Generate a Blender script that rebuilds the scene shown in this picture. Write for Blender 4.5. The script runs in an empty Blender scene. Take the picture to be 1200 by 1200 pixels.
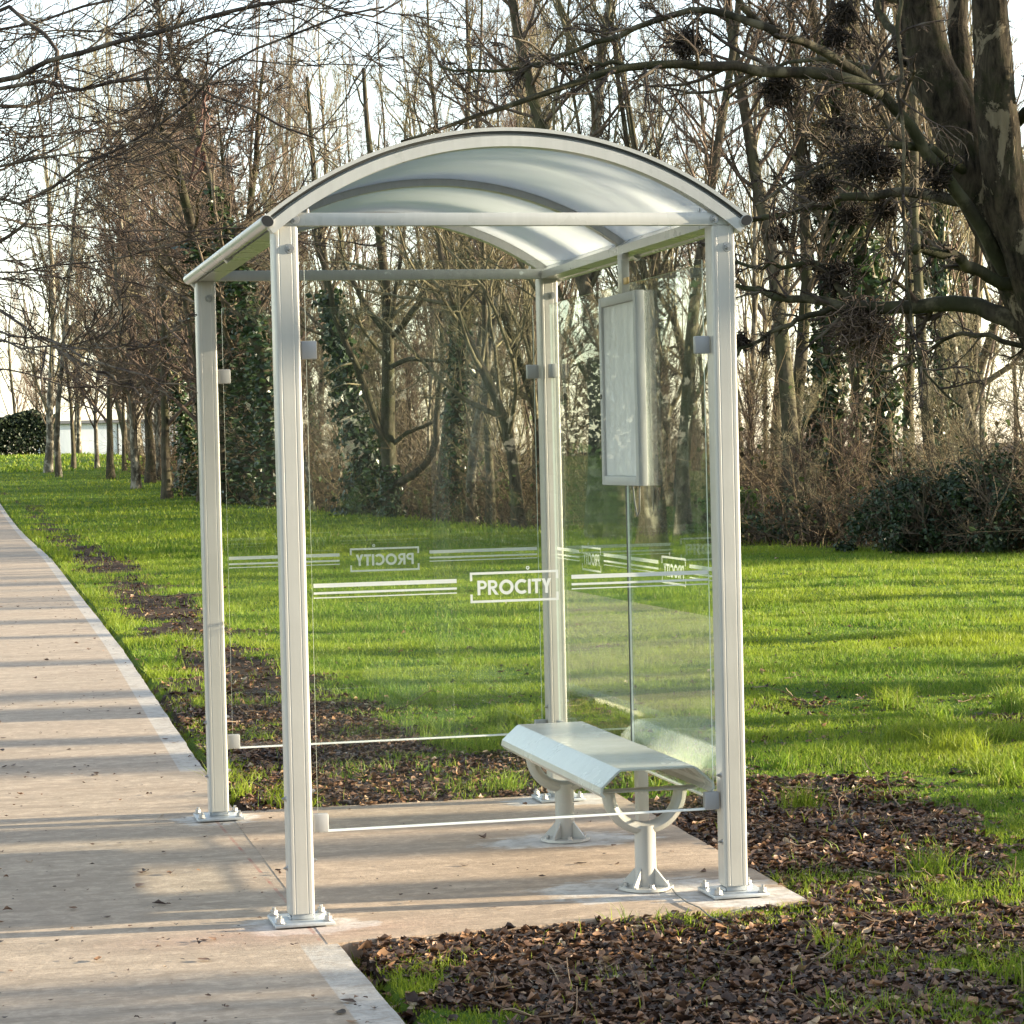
import bpy, bmesh, math, random
import numpy as np
from mathutils import Matrix, Vector
R_ = math.radians
S = bpy.context.scene
COL = S.collection
random.seed(7)
# ------------------------------------------------------------------ camera
CAM = np.array([-1.07585, -7.75935, 1.47531]); YAW, PIT, ROL, F = 0.22704, -0.02406, -0.02328, 2897.76
W, D, HP = 1.4364, 2.3723, 2.2
def cam_axes():
    cy, sy = math.cos(YAW), math.sin(YAW)
    f = np.array([sy*math.cos(PIT), cy*math.cos(PIT), math.sin(PIT)])
    r = np.array([cy, -sy, 0.]); u = np.cross(r, f)
    cr, sr = math.cos(ROL), math.sin(ROL)
    return cr*r+sr*u, -sr*r+cr*u, f
CR, CU, CF = cam_axes()
def at(px, py, d):
    return CAM + d*(CR*(px-600)/F + CU*(600-py)/F + CF)
def _ss(a, b, x):
    t = np.clip((x-a)/(b-a), 0, 1); return t*t*(3-2*t)
def hz(x, y):
    """the lawn climbs gently towards the far left"""
    return 2.0*_ss(40, 150, y)*(1-.75*_ss(6, 24, x))
def ground_at(px, py):
    v = CR*(px-600)/F + CU*(600-py)/F + CF
    d = np.arange(5, 200, .05); P = CAM + d[:, None]*v
    k = np.argmax(P[:, 2] < hz(P[:, 0], P[:, 1]))
    p = P[k].copy(); p[2] = hz(p[0], p[1]); return p
def depth_of(p):
    return float((np.asarray(p)-CAM) @ CF)
cd = bpy.data.cameras.new('camera'); cam = bpy.data.objects.new('camera', cd); COL.objects.link(cam)
M = Matrix(((CR[0], CU[0], -CF[0], CAM[0]), (CR[1], CU[1], -CF[1], CAM[1]), (CR[2], CU[2], -CF[2], CAM[2]), (0, 0, 0, 1)))
cam.matrix_world = M
cd.sensor_width = 36; cd.lens = F/1200*36; cd.clip_start = .1; cd.clip_end = 3000
S.camera = cam

# ------------------------------------------------------------------ light
SUN_EL, SUN_AZ = R_(10.5), R_(-7.2)          # azimuth from +X
w = bpy.data.worlds.new('World'); S.world = w; w.use_nodes = True
nt = w.node_tree; bg = nt.nodes['Background']
sky = nt.nodes.new('ShaderNodeTexSky'); sky.sky_type = 'NISHITA'; sky.sun_disc = False
sky.sun_elevation = SUN_EL; sky.sun_rotation = math.pi/2 - SUN_AZ
sky.air_density = 1.0; sky.dust_density = 0.6; sky.ozone_density = 1.0
hsv = nt.nodes.new('ShaderNodeHueSaturation'); hsv.inputs['Saturation'].default_value = .62   # thin high veil of cloud
nt.links.new(sky.outputs[0], hsv.inputs['Color']); nt.links.new(hsv.outputs[0], bg.inputs[0]); bg.inputs[1].default_value = .14
sd = bpy.data.lights.new('sun', 'SUN'); sun = bpy.data.objects.new('sun', sd); COL.objects.link(sun)
sd.energy = 5.0; sd.angle = R_(.55); sd.color = (1, .86, .62)
to_sun = Vector((math.cos(SUN_EL)*math.cos(SUN_AZ), math.cos(SUN_EL)*math.sin(SUN_AZ), math.sin(SUN_EL)))
sun.rotation_euler = to_sun.to_track_quat('Z', 'Y').to_euler(); sun.location = (30, -4, 12)
S.view_settings.view_transform = 'Standard'; S.view_settings.look = 'None'
S.view_settings.exposure = 2.03; S.view_settings.gamma = 1
S.cycles.max_bounces = 7; S.cycles.transparent_max_bounces = 24; S.cycles.diffuse_bounces = 2
S.cycles.glossy_bounces = 3; S.cycles.transmission_bounces = 6
S.cycles.caustics_reflective = False; S.cycles.caustics_refractive = False
S.cycles.use_denoising = True

# ------------------------------------------------------------------ mesh helpers
def mesh_np(name, V, faces_list, mats, fmat=None, smooth=True):
    """faces_list: list of (n,k) int arrays"""
    me = bpy.data.meshes.new(name)
    V = np.asarray(V, np.float32)
    me.vertices.add(len(V)); me.vertices.foreach_set('co', V.ravel())
    loops = np.concatenate([f.ravel() for f in faces_list]).astype(np.int32)
    sizes = np.concatenate([np.full(len(f), f.shape[1], np.int32) for f in faces_list])
    starts = np.concatenate([[0], np.cumsum(sizes)[:-1]]).astype(np.int32)
    me.loops.add(len(loops)); me.loops.foreach_set('vertex_index', loops)
    me.polygons.add(len(sizes)); me.polygons.foreach_set('loop_start', starts); me.polygons.foreach_set('loop_total', sizes)
    me.polygons.foreach_set('use_smooth', np.full(len(sizes), smooth, bool))
    for m in mats: me.materials.append(m)
    if fmat is not None: me.polygons.foreach_set('material_index', fmat.astype(np.int32))
    me.update(calc_edges=True)
    return me
def link(name, me, parent=None, loc=None):
    o = bpy.data.objects.new(name, me); COL.objects.link(o)
    if parent is not None: o.parent = parent
    if loc is not None: o.location = loc
    return o
def tag(o, label=None, cat=None, group=None, kind=None):
    if label: o['label'] = label
    if cat: o['category'] = cat
    if group: o['group'] = group
    if kind: o['kind'] = kind
    return o
def empty(name, loc=(0, 0, 0), label=None, cat=None, group=None, rz=0):
    o = bpy.data.objects.new(name, None); COL.objects.link(o); o.location = loc; o.rotation_euler = (0, 0, rz)
    o.empty_display_size = .2
    return tag(o, label, cat, group)
def copy_tree(root, loc, rz, sc, label, group=None):
    r = root.copy(); COL.objects.link(r); r.location = loc; r.rotation_euler = (0, 0, rz); r.scale = (sc[0], sc[0], sc[1])
    r['label'] = label
    if group: r['group'] = group
    elif 'group' in r: del r['group']
    for ch in root.children:
        c = ch.copy(); COL.objects.link(c); c.parent = r
        for g in ch.children:
            d = g.copy(); COL.objects.link(d); d.parent = c
    return r
class BM:
    def __init__(s): s.b = bmesh.new()
    def box(s, x0, x1, y0, y1, z0, z1, bev=0, seg=2):
        r = bmesh.ops.create_cube(s.b, size=1)
        vs = r['verts']
        for v in vs:
            v.co = Vector((x0+(v.co.x+.5)*(x1-x0), y0+(v.co.y+.5)*(y1-y0), z0+(v.co.z+.5)*(z1-z0)))
        if bev:
            es = list({e for v in vs for e in v.link_edges})
            bmesh.ops.bevel(s.b, geom=es, offset=bev, segments=seg, affect='EDGES', profile=.5)
        return s
    def cyl(s, p0, p1, r0, r1=None, n=16, caps=True):
        p0, p1 = Vector(p0), Vector(p1); d = p1-p0
        mat = Matrix.Translation((p0+p1)/2) @ d.to_track_quat('Z', 'Y').to_matrix().to_4x4()
        bmesh.ops.create_cone(s.b, cap_ends=caps, segments=n, radius1=r0, radius2=r0 if r1 is None else r1, depth=d.length, matrix=mat)
        return s
    def prism(s, prof, a0, a1, axis='Y', caps=True):
        """closed 2d profile extruded along an axis"""
        def P(q, a):
            if axis == 'Y': return (q[0], a, q[1])
            if axis == 'X': return (a, q[0], q[1])
            return (q[0], q[1], a)
        A = [s.b.verts.new(P(q, a0)) for q in prof]; B = [s.b.verts.new(P(q, a1)) for q in prof]
        n = len(prof)
        for i in range(n): s.b.faces.new((A[i], A[(i+1) % n], B[(i+1) % n], B[i]))
        if caps: s.b.faces.new(A[::-1]); s.b.faces.new(B)
        return s
    def strip(s, rings, closed=False, caps=True):
        """rings: list of closed loops of 3d points"""
        L = [[s.b.verts.new(p) for p in r] for r in rings]
        n = len(L[0])
        for a, b in zip(L, L[1:]):
            for i in range(n): s.b.faces.new((a[i], a[(i+1) % n], b[(i+1) % n], b[i]))
        if caps: s.b.faces.new(L[0][::-1]); s.b.faces.new(L[-1])
        return s
    def ngon(s, pts):
        s.b.faces.new([s.b.verts.new(p) for p in pts]); return s
    def build(s, name, mat, parent=None, smooth=35):
        bmesh.ops.recalc_face_normals(s.b, faces=s.b.faces)
        me = bpy.data.meshes.new(name); s.b.to_mesh(me); s.b.free()
        for m in (mat if isinstance(mat, (list, tuple)) else [mat]): me.materials.append(m)
        if smooth:
            for p in me.polygons: p.use_smooth = True
            try: me.set_sharp_from_angle(angle=R_(smooth))
            except Exception: pass
        return link(name, me, parent)

# ------------------------------------------------------------------ materials
def new_mat(name):
    m = bpy.data.materials.new(name); m.use_nodes = True
    nt = m.node_tree; b = nt.nodes['Principled BSDF']
    return m, nt, b
def N(nt, t, **kw):
    n = nt.nodes.new(t)
    for k, v in kw.items(): setattr(n, k, v)
    return n
def ramp(nt, stops, inp=None, interp='LINEAR'):
    r = N(nt, 'ShaderNodeValToRGB'); r.color_ramp.interpolation = interp
    e = r.color_ramp.elements
    while len(e) < len(stops): e.new(.5)
    for i, (p, c) in enumerate(stops): e[i].position = p; e[i].color = (*c, 1) if len(c) == 3 else c
    if inp is not None: nt.links.new(inp, r.inputs[0])
    return r
def noise(nt, scale, detail=4, rough=.55, vec=None, dist=0):
    n = N(nt, 'ShaderNodeTexNoise'); n.inputs['Scale'].default_value = scale; n.inputs['Detail'].default_value = detail
    n.inputs['Roughness'].default_value = rough; n.inputs['Distortion'].default_value = dist
    if vec is not None: nt.links.new(vec, n.inputs['Vector'])
    return n
def mixc(nt, fac, a, b, mode='MIX'):
    m = N(nt, 'ShaderNodeMix', data_type='RGBA', blend_type=mode)
    for s, v in ((0, fac), (6, a), (7, b)):
        if isinstance(v, (int, float)): m.inputs[s].default_value = v
        elif isinstance(v, tuple): m.inputs[s].default_value = (*v, 1)
        else: nt.links.new(v, m.inputs[s])
    return m.outputs[2]
def math_(nt, op, a, b=None, clamp=False):
    m = N(nt, 'ShaderNodeMath', operation=op); m.use_clamp = clamp
    for i, v in enumerate((a, b)):
        if v is None: continue
        if isinstance(v, (int, float)): m.inputs[i].default_value = v
        else: nt.links.new(v, m.inputs[i])
    return m.outputs[0]
def bump(nt, b, h, strength=.3, dist=.01):
    n = N(nt, 'ShaderNodeBump'); n.inputs['Strength'].default_value = strength; n.inputs['Distance'].default_value = dist
    nt.links.new(h, n.inputs['Height']); nt.links.new(n.outputs[0], b.inputs['Normal'])
def vec_scale(nt, src, sc):
    v = N(nt, 'ShaderNodeMapping'); v.inputs['Scale'].default_value = sc; nt.links.new(src, v.inputs['Vector']); return v.outputs[0]

def paint_mat(name, col, rough=.32, coat=.3):
    m, nt, b = new_mat(name)
    tc = N(nt, 'ShaderNodeTexCoord')
    n1 = noise(nt, 3.5, 5, .6, tc.outputs['Object'])
    streak = noise(nt, 1, 4, .6, vec_scale(nt, tc.outputs['Object'], (40, 40, 1.2)))
    f = math_(nt, 'MULTIPLY', n1.outputs[0], streak.outputs[0])
    c = mixc(nt, ramp(nt, [(.12, (0, 0, 0)), (.42, (1, 1, 1))], f).outputs[0], tuple(x*.86 for x in col), col)
    nt.links.new(c, b.inputs['Base Color'])
    r = ramp(nt, [(.3, (rough*.8,)*3), (.7, (rough*1.35,)*3)], n1.outputs[0])
    nt.links.new(r.outputs[0], b.inputs['Roughness'])
    b.inputs['Coat Weight'].default_value = coat; b.inputs['Coat Roughness'].default_value = .18
    bump(nt, b, noise(nt, 160, 2, .5, tc.outputs['Object']).outputs[0], .04, .002)
    return m
MT = {}
MT['paint'] = paint_mat('cream_grey_powder_coat', (.50, .488, .45))
MT['paint2'] = paint_mat('light_grey_paint', (.50, .50, .48), .28, .35)
MT['seat'] = paint_mat('white_grey_seat_paint', (.62, .625, .61), .22, .5)
MT['case'] = paint_mat('grey_case_frame', (.42, .425, .425), .5, .0)
MT['clamp'] = paint_mat('brushed_grey_metal', (.34, .34, .345), .4, .1)
def simple(name, col, rough=.5, metal=0, var=.2, scale=30):
    m, nt, b = new_mat(name)
    tc = N(nt, 'ShaderNodeTexCoord')
    n = noise(nt, scale, 5, .6, tc.outputs['Object'])
    nt.links.new(mixc(nt, n.outputs[0], tuple(c*(1-var) for c in col), tuple(min(1, c*(1+var)) for c in col)), b.inputs['Base Color'])
    b.inputs['Roughness'].default_value = rough; b.inputs['Metallic'].default_value = metal
    bump(nt, b, n.outputs[0], .1, .002)
    return m
MT['galv'] = simple('galvanised_steel', (.46, .49, .51), .45, .5, .3, 45)
MT['bolt'] = simple('zinc_bolt', (.45, .45, .45), .35, .8, .2, 60)
MT['black'] = simple('black_plastic', (.015, .015, .015), .45)
MT['dark_metal'] = simple('dark_gasket', (.035, .035, .03), .5)
MT['cable'] = simple('grey_cable', (.12, .12, .11), .6)

def glass_mat(name, tint, dirt):
    m, nt, b = new_mat(name); nt.nodes.remove(b)
    out = nt.nodes['Material Output']
    tr = N(nt, 'ShaderNodeBsdfTransparent'); tr.inputs[0].default_value = (*tint, 1)
    gl = N(nt, 'ShaderNodeBsdfGlossy'); gl.inputs['Roughness'].default_value = .0; gl.inputs[0].default_value = (.95, 1, .97, 1)
    fr = N(nt, 'ShaderNodeFresnel'); ge = N(nt, 'ShaderNodeNewGeometry')
    nt.links.new(math_(nt, 'ADD', 1.5, math_(nt, 'MULTIPLY', ge.outputs['Backfacing'], 1/1.5-1.5)), fr.inputs[0])
    mx = N(nt, 'ShaderNodeMixShader'); nt.links.new(fr.outputs[0], mx.inputs[0]); nt.links.new(tr.outputs[0], mx.inputs[1]); nt.links.new(gl.outputs[0], mx.inputs[2])
    df = N(nt, 'ShaderNodeBsdfDiffuse'); df.inputs[0].default_value = (.75, .78, .74, 1)
    tc = N(nt, 'ShaderNodeTexCoord')
    n = noise(nt, 2.2, 6, .65, tc.outputs['Object'])
    f = ramp(nt, [(.42, (dirt*.25,)*3), (.8, (dirt,)*3)], n.outputs[0])
    m2 = N(nt, 'ShaderNodeMixShader'); nt.links.new(f.outputs[0], m2.inputs[0]); nt.links.new(mx.outputs[0], m2.inputs[1]); nt.links.new(df.outputs[0], m2.inputs[2])
    nt.links.new(m2.outputs[0], out.inputs[0])
    return m
MT['glass'] = glass_mat('clear_glass', (.972, .985, .972), .012)
def edge_glass():
    m, nt, b = new_mat('polished_glass_edge'); 
    b.inputs['Base Color'].default_value = (.74, .82, .76, 1); b.inputs['Roughness'].default_value = .2
    return m
MT['glass_edge'] = edge_glass()
MT['lit_edge'] = simple('lit_edge_white', (.88, .90, .88), .25, 0, .03)  # white painted for the light caught in the panes' lower edges
def trans_mat(name, col, tcol, fac, rough=.4, glossy=.06):
    m, nt, b = new_mat(name); nt.nodes.remove(b); out = nt.nodes['Material Output']
    d = N(nt, 'ShaderNodeBsdfDiffuse'); d.inputs[0].default_value = (*col, 1)
    t = N(nt, 'ShaderNodeBsdfTranslucent'); t.inputs[0].default_value = (*tcol, 1)
    mx = N(nt, 'ShaderNodeMixShader'); mx.inputs[0].default_value = fac
    nt.links.new(d.outputs[0], mx.inputs[1]); nt.links.new(t.outputs[0], mx.inputs[2])
    g = N(nt, 'ShaderNodeBsdfGlossy'); g.inputs['Roughness'].default_value = rough
    lw = N(nt, 'ShaderNodeFresnel'); lw.inputs[0].default_value = 1.45
    m2 = N(nt, 'ShaderNodeMixShader'); nt.links.new(math_(nt, 'MULTIPLY', lw.outputs[0], glossy/.04*.5, True), m2.inputs[0])
    nt.links.new(mx.outputs[0], m2.inputs[1]); nt.links.new(g.outputs[0], m2.inputs[2]); nt.links.new(m2.outputs[0], out.inputs[0])
    return m, nt, d, t, mx
MT['vinyl'] = trans_mat('white_vinyl', (.82, .84, .80), (.7, .72, .68), .35, .4, .04)[0]
def roof_panel():
    m, nt, d, t, mx = trans_mat('frosted_polycarbonate', (.62, .66, .64), (.80, .86, .86), .80, .2, .07)
    tc = N(nt, 'ShaderNodeTexCoord')
    st = noise(nt, 1, 3, .5, vec_scale(nt, tc.outputs['Object'], (.8, 9, .8)))
    nn = noise(nt, 2.5, 5, .6, tc.outputs['Object'])
    f = math_(nt, 'MULTIPLY', st.outputs[0], nn.outputs[0])
    c = mixc(nt, ramp(nt, [(.15, (0, 0, 0)), (.4, (1, 1, 1))], f).outputs[0], (.85, .89, .90), (.90, .93, .95))
    nt.links.new(c, t.inputs[0])
    tr = N(nt, 'ShaderNodeBsdfTransparent'); tr.inputs[0].default_value = (.9, .94, .94, 1)
    out = nt.nodes['Material Output']; prev = out.inputs[0].links[0].from_socket
    m3 = N(nt, 'ShaderNodeMixShader'); m3.inputs[0].default_value = .10
    nt.links.new(prev, m3.inputs[1]); nt.links.new(tr.outputs[0], m3.inputs[2]); nt.links.new(m3.outputs[0], out.inputs[0])
    return m
MT['roof'] = roof_panel()

def bark(name, dark, light, pale=None, moss=None, scale=6):
    m, nt, b = new_mat(name)
    tc = N(nt, 'ShaderNodeTexCoord'); oi = N(nt, 'ShaderNodeObjectInfo')
    v = vec_scale(nt, tc.outputs['Object'], (1, 1, .35))
    n1 = noise(nt, scale, 6, .65, v)
    c = mixc(nt, ramp(nt, [(.32, (0, 0, 0)), (.68, (1, 1, 1))], n1.outputs[0]).outputs[0], dark, light)
    if pale:
        n2 = noise(nt, scale*.55, 5, .6, vec_scale(nt, tc.outputs['Object'], (1, 1, .8)))
        c = mixc(nt, ramp(nt, [(.50, (0, 0, 0)), (.60, (1, 1, 1))], n2.outputs[0]).outputs[0], c, pale)
    if moss:
        n3 = noise(nt, 1.3, 4, .6, tc.outputs['Object'])
        c = mixc(nt, ramp(nt, [(.42, (0, 0, 0)), (.62, (.85,)*3)], n3.outputs[0]).outputs[0], c, moss)
    hs = N(nt, 'ShaderNodeHueSaturation'); nt.links.new(c, hs.inputs['Color'])
    nt.links.new(math_(nt, 'ADD', math_(nt, 'MULTIPLY', oi.outputs['Random'], .5), .78), hs.inputs['Value'])
    nt.links.new(hs.outputs[0], b.inputs['Base Color']); b.inputs['Roughness'].default_value = .9
    b.inputs['Specular IOR Level'].default_value = .15
    bump(nt, b, n1.outputs[0], .6, .03)
    return m
MT['bark'] = bark('grey_brown_bark', (.022, .018, .013), (.12, .10, .07), None, (.055, .058, .026), 9)
MT['bark_pale'] = bark('pale_birch_bark', (.035, .03, .024), (.16, .14, .10), (.34, .31, .24), None, 7)
def bark_old():
    m, nt, b = new_mat('old_birch_bark')
    tc = N(nt, 'ShaderNodeTexCoord'); O = tc.outputs['Object']
    v = vec_scale(nt, O, (1, 1, .28))
    fis = noise(nt, 16, 7, .7, v, .6); mid = noise(nt, 5, 6, .7, O, .3); big = noise(nt, 3.1, 8, .72, vec_scale(nt, O, (1, 1, .6)), .8)
    c = mixc(nt, ramp(nt, [(.36, (0, 0, 0)), (.62, (1, 1, 1))], fis.outputs[0]).outputs[0], (.010, .008, .006), (.085, .068, .046))
    c = mixc(nt, ramp(nt, [(.50, (0, 0, 0)), (.66, (.85,)*3)], mid.outputs[0]).outputs[0], c, (.028, .033, .012))
    peel = ramp(nt, [(.55, (0, 0, 0)), (.565, (1, 1, 1))], big.outputs[0])
    pc = mixc(nt, fis.outputs[0], (.12, .095, .06), (.30, .25, .17))
    c = mixc(nt, peel.outputs[0], c, pc)
    nt.links.new(c, b.inputs['Base Color']); b.inputs['Roughness'].default_value = .9; b.inputs['Specular IOR Level'].default_value = .12
    h = math_(nt, 'ADD', fis.outputs[0], math_(nt, 'MULTIPLY', peel.outputs[0], .25))
    bump(nt, b, h, 1.0, .05)
    return m
MT['bark_big'] = bark_old()
MT['limb'] = bark('dark_limb_bark', (.012, .010, .008), (.062, .052, .036), (.12, .105, .07), (.04, .044, .02), 12)
MT['twig'] = bark('brown_twig', (.065, .05, .037), (.19, .15, .105))
MT['twig_red'] = bark('reddish_brown_twig', (.075, .053, .042), (.20, .148, .115))
MT['twig_olive'] = bark('olive_twig', (.085, .072, .043), (.25, .22, .135))
MT['twig_dark'] = bark('dark_twig', (.018, .014, .012), (.06, .048, .038))
MT['twig_near'] = bark('near_branch_bark', (.018, .014, .012), (.085, .066, .054), (.12, .10, .075), None, 12)

def leaf_mat(name, stops, trans=.35, rough=.5, spec=.3, patch=None):
    m, nt, b = new_mat(name); out = nt.nodes['Material Output']
    g = N(nt, 'ShaderNodeNewGeometry')
    r = ramp(nt, stops, g.outputs['Random Per Island'])
    c = r.outputs[0]
    if patch:
        tc = N(nt, 'ShaderNodeTexCoord')
        n = noise(nt, patch[0], 4, .6, tc.outputs['Object'])
        c = mixc(nt, ramp(nt, [(.38, (0, 0, 0)), (.62, (1, 1, 1))], n.outputs[0]).outputs[0], c, mixc(nt, .6, c, patch[1]))
    nt.links.new(c, b.inputs['Base Color']); b.inputs['Roughness'].default_value = rough
    b.inputs['Specular IOR Level'].default_value = spec
    t = N(nt, 'ShaderNodeBsdfTranslucent'); nt.links.new(c, t.inputs[0])
    mx = N(nt, 'ShaderNodeMixShader'); mx.inputs[0].default_value = trans
    nt.links.new(b.outputs[0], mx.inputs[1]); nt.links.new(t.outputs[0], mx.inputs[2]); nt.links.new(mx.outputs[0], out.inputs[0])
    return m
MT['ivy'] = leaf_mat('ivy_leaf', [(0, (.012, .03, .01)), (.6, (.03, .06, .018)), (1, (.065, .10, .03))], .25, .35, .5)
MT['evergreen'] = leaf_mat('evergreen_leaf', [(0, (.014, .028, .012)), (.6, (.030, .056, .022)), (1, (.06, .085, .032))], .25, .4, .4)
MT['bright_leaf'] = leaf_mat('fresh_leaf', [(0, (.05, .10, .02)), (.6, (.10, .17, .035)), (1, (.17, .24, .06))], .4, .45, .3)
MT['hedge'] = leaf_mat('hedge_leaf', [(0, (.014, .025, .012)), (1, (.045, .06, .025))], .2, .5, .3)
MT['grass'] = leaf_mat('grass_blade', [(0, (.055, .118, .013)), (.4, (.11, .205, .020)), (.8, (.19, .28, .028)), (.94, (.27, .31, .05)), (1, (.32, .27, .12))], .5, .5, .25, (.5, (.28, .32, .025)))
MT['litter'] = leaf_mat('dead_leaf', [(0, (.024, .014, .010)), (.34, (.064, .036, .024)), (.62, (.145, .078, .046)), (.86, (.25, .145, .085)), (.965, (.30, .16, .075)), (1, (.50, .40, .27))], .15, .5, .4)
MT['bramble'] = leaf_mat('bramble_stem', [(0, (.05, .035, .025)), (.6, (.13, .095, .06)), (1, (.22, .17, .10))], .1, .8, .1)

# ------------------------------------------------------------------ value noise in numpy
_rn = np.random.default_rng(11); _T = _rn.random((256, 256))
def vnoise(x, y):
    xi = np.floor(x).astype(int); yi = np.floor(y).astype(int); fx = x-xi; fy = y-yi
    fx = fx*fx*(3-2*fx); fy = fy*fy*(3-2*fy)
    a = _T[xi & 255, yi & 255]; b = _T[(xi+1) & 255, yi & 255]; c = _T[xi & 255, (yi+1) & 255]; d = _T[(xi+1) & 255, (yi+1) & 255]
    return (a*(1-fx)+b*fx)*(1-fy)+(c*(1-fx)+d*fx)*fy
def fbm(x, y, o=4):
    s = 0; a = .5; n = 0
    for i in range(o):
        s = s+a*vnoise(x*2**i+17.3*i, y*2**i+5.1*i); n += a; a *= .5
    return s/n
def sstep(a, b, x):
    t = np.clip((x-a)/(b-a), 0, 1); return t*t*(3-2*t)

# ------------------------------------------------------------------ ground layout
PY = np.array([-60, -1.5, 0, 4, 12, 31, 67, 120, 260.]); PX = np.array([.06, .06, .06, .11, .29, .57, .66, .6, .2])
def path_edge(y): return np.interp(y, PY, PX)
PATH_W = 2.9
SL = (0.03, 1.63, 1.72, -.36, -.19, 2.52)     # x0, x1 near, x1 far, y0 at path, y0 at right, y1
def slab_sd(x, y):
    """signed distance-ish, negative on the slab"""
    t = np.clip((x-SL[0])/(SL[1]-SL[0]), 0, 1); yf = SL[3]+(SL[4]-SL[3])*t
    xr = SL[1]+(SL[2]-SL[1])*np.clip((y-SL[4])/(SL[5]-SL[4]), 0, 1)
    dx = np.maximum(SL[0]-x, x-xr); dy = np.maximum(yf-y, y-SL[5])
    return np.where((dx > 0) & (dy > 0), np.hypot(dx, dy), np.maximum(dx, dy))
WX = np.array([40, 13.4, 11.4, 10.0, 9.4, 7.9, 6.9, 7.0, 7.2, 9, 16, 36.]); WY = np.array([17, 21.0, 27, 39.8, 49.7, 59, 65, 80, 100, 115, 150, 260.])
def wood_edge(y): return np.interp(y, WY, WX)
def litter(x, y):
    d = x-path_edge(y)
    n = fbm(x*1.1+3, y*1.1); n2 = fbm(x*.45+40, y*.45+9); n3 = fbm(x*4.2, y*4.2+50)
    s = slab_sd(x, y)
    a = 1-sstep(.35, 1.15, s+(n-.5)*1.3)                       # ring round the slab
    front = 1.15*(1-sstep(-.50, -.12, y-.06*x))*(1-sstep(1.1, 2.1, x+(n-.5)*1.6))*sstep(.05, .35, d+(n3-.5)*.4)
    strip = np.exp(-((d-.72)/np.where(y < 9, .70, .55))**2)*np.where(y < 2, 0, 1)*np.interp(y, [2, 5, 12, 30, 60, 90], [1, .95, .85, .85, .5, 0])
    back = sstep(2.3, 2.6, y)*(1-sstep(3.3, 5.6, y+(n-.5)*2.5+.35*np.maximum(0, x-1.5)))*(1-sstep(1.6, 2.6, x))
    right = sstep(1.4, 1.7, x)*(1-sstep(2.3, 3.1, x+(n-.5)*1.2-.10*y))*(1-sstep(2.0, 3.6, y))*sstep(-1.6, -.9, y+.0*x)
    L = np.maximum.reduce([a*.85, front, strip*1.25, back*.95, right])
    L = L+(n-.5)*1.5+(n2-.5)*.4+(n3-.5)*1.0
    base = .25*sstep(.5, .75, n2)*sstep(.45, .7, n)+np.where((y < 9) & (x > 0), .22, 0)*sstep(.3, .6, n)+(n3-.5)*.5*np.where(y < 14, 1, .3)
    L = np.maximum(L, base+.5*sstep(.66, .80, fbm(x*.8+70, y*1.6))*np.where(y < 14, 1, .25))
    edge = np.where(d > -.02, sstep(.0, .10, d), 1)
    wd = sstep(-1.0, .8, x-wood_edge(y)+(n-.5)*1.5)*np.where(y > 18, 1, 0)
    return np.clip(np.maximum(sstep(.30, 1.0, L+(fbm(x*9+4, y*9)-.5)*.55)*np.clip(edge+.4, 0, 1), wd), 0, 1)
def ground_z(x, y):
    d = path_edge(y)-x
    onp = sstep(-.06, .0, np.minimum(d, 9))*np.where(d < PATH_W, 1, 0)
    s = slab_sd(x, y)
    rough = (fbm(x*1.7, y*1.7)-.5)*.05+(fbm(x*.35+8, y*.35)-.5)*.10*sstep(3, 12, np.abs(y-1)+np.abs(x-1))
    z = -.018+rough*sstep(0, .5, np.minimum(np.abs(d), np.abs(s)))
    z = np.where((onp > 0) | (s < 0), -.06, z)
    far = sstep(90, 300, np.hypot(x, y))
    return z+hz(x, y)

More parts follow.
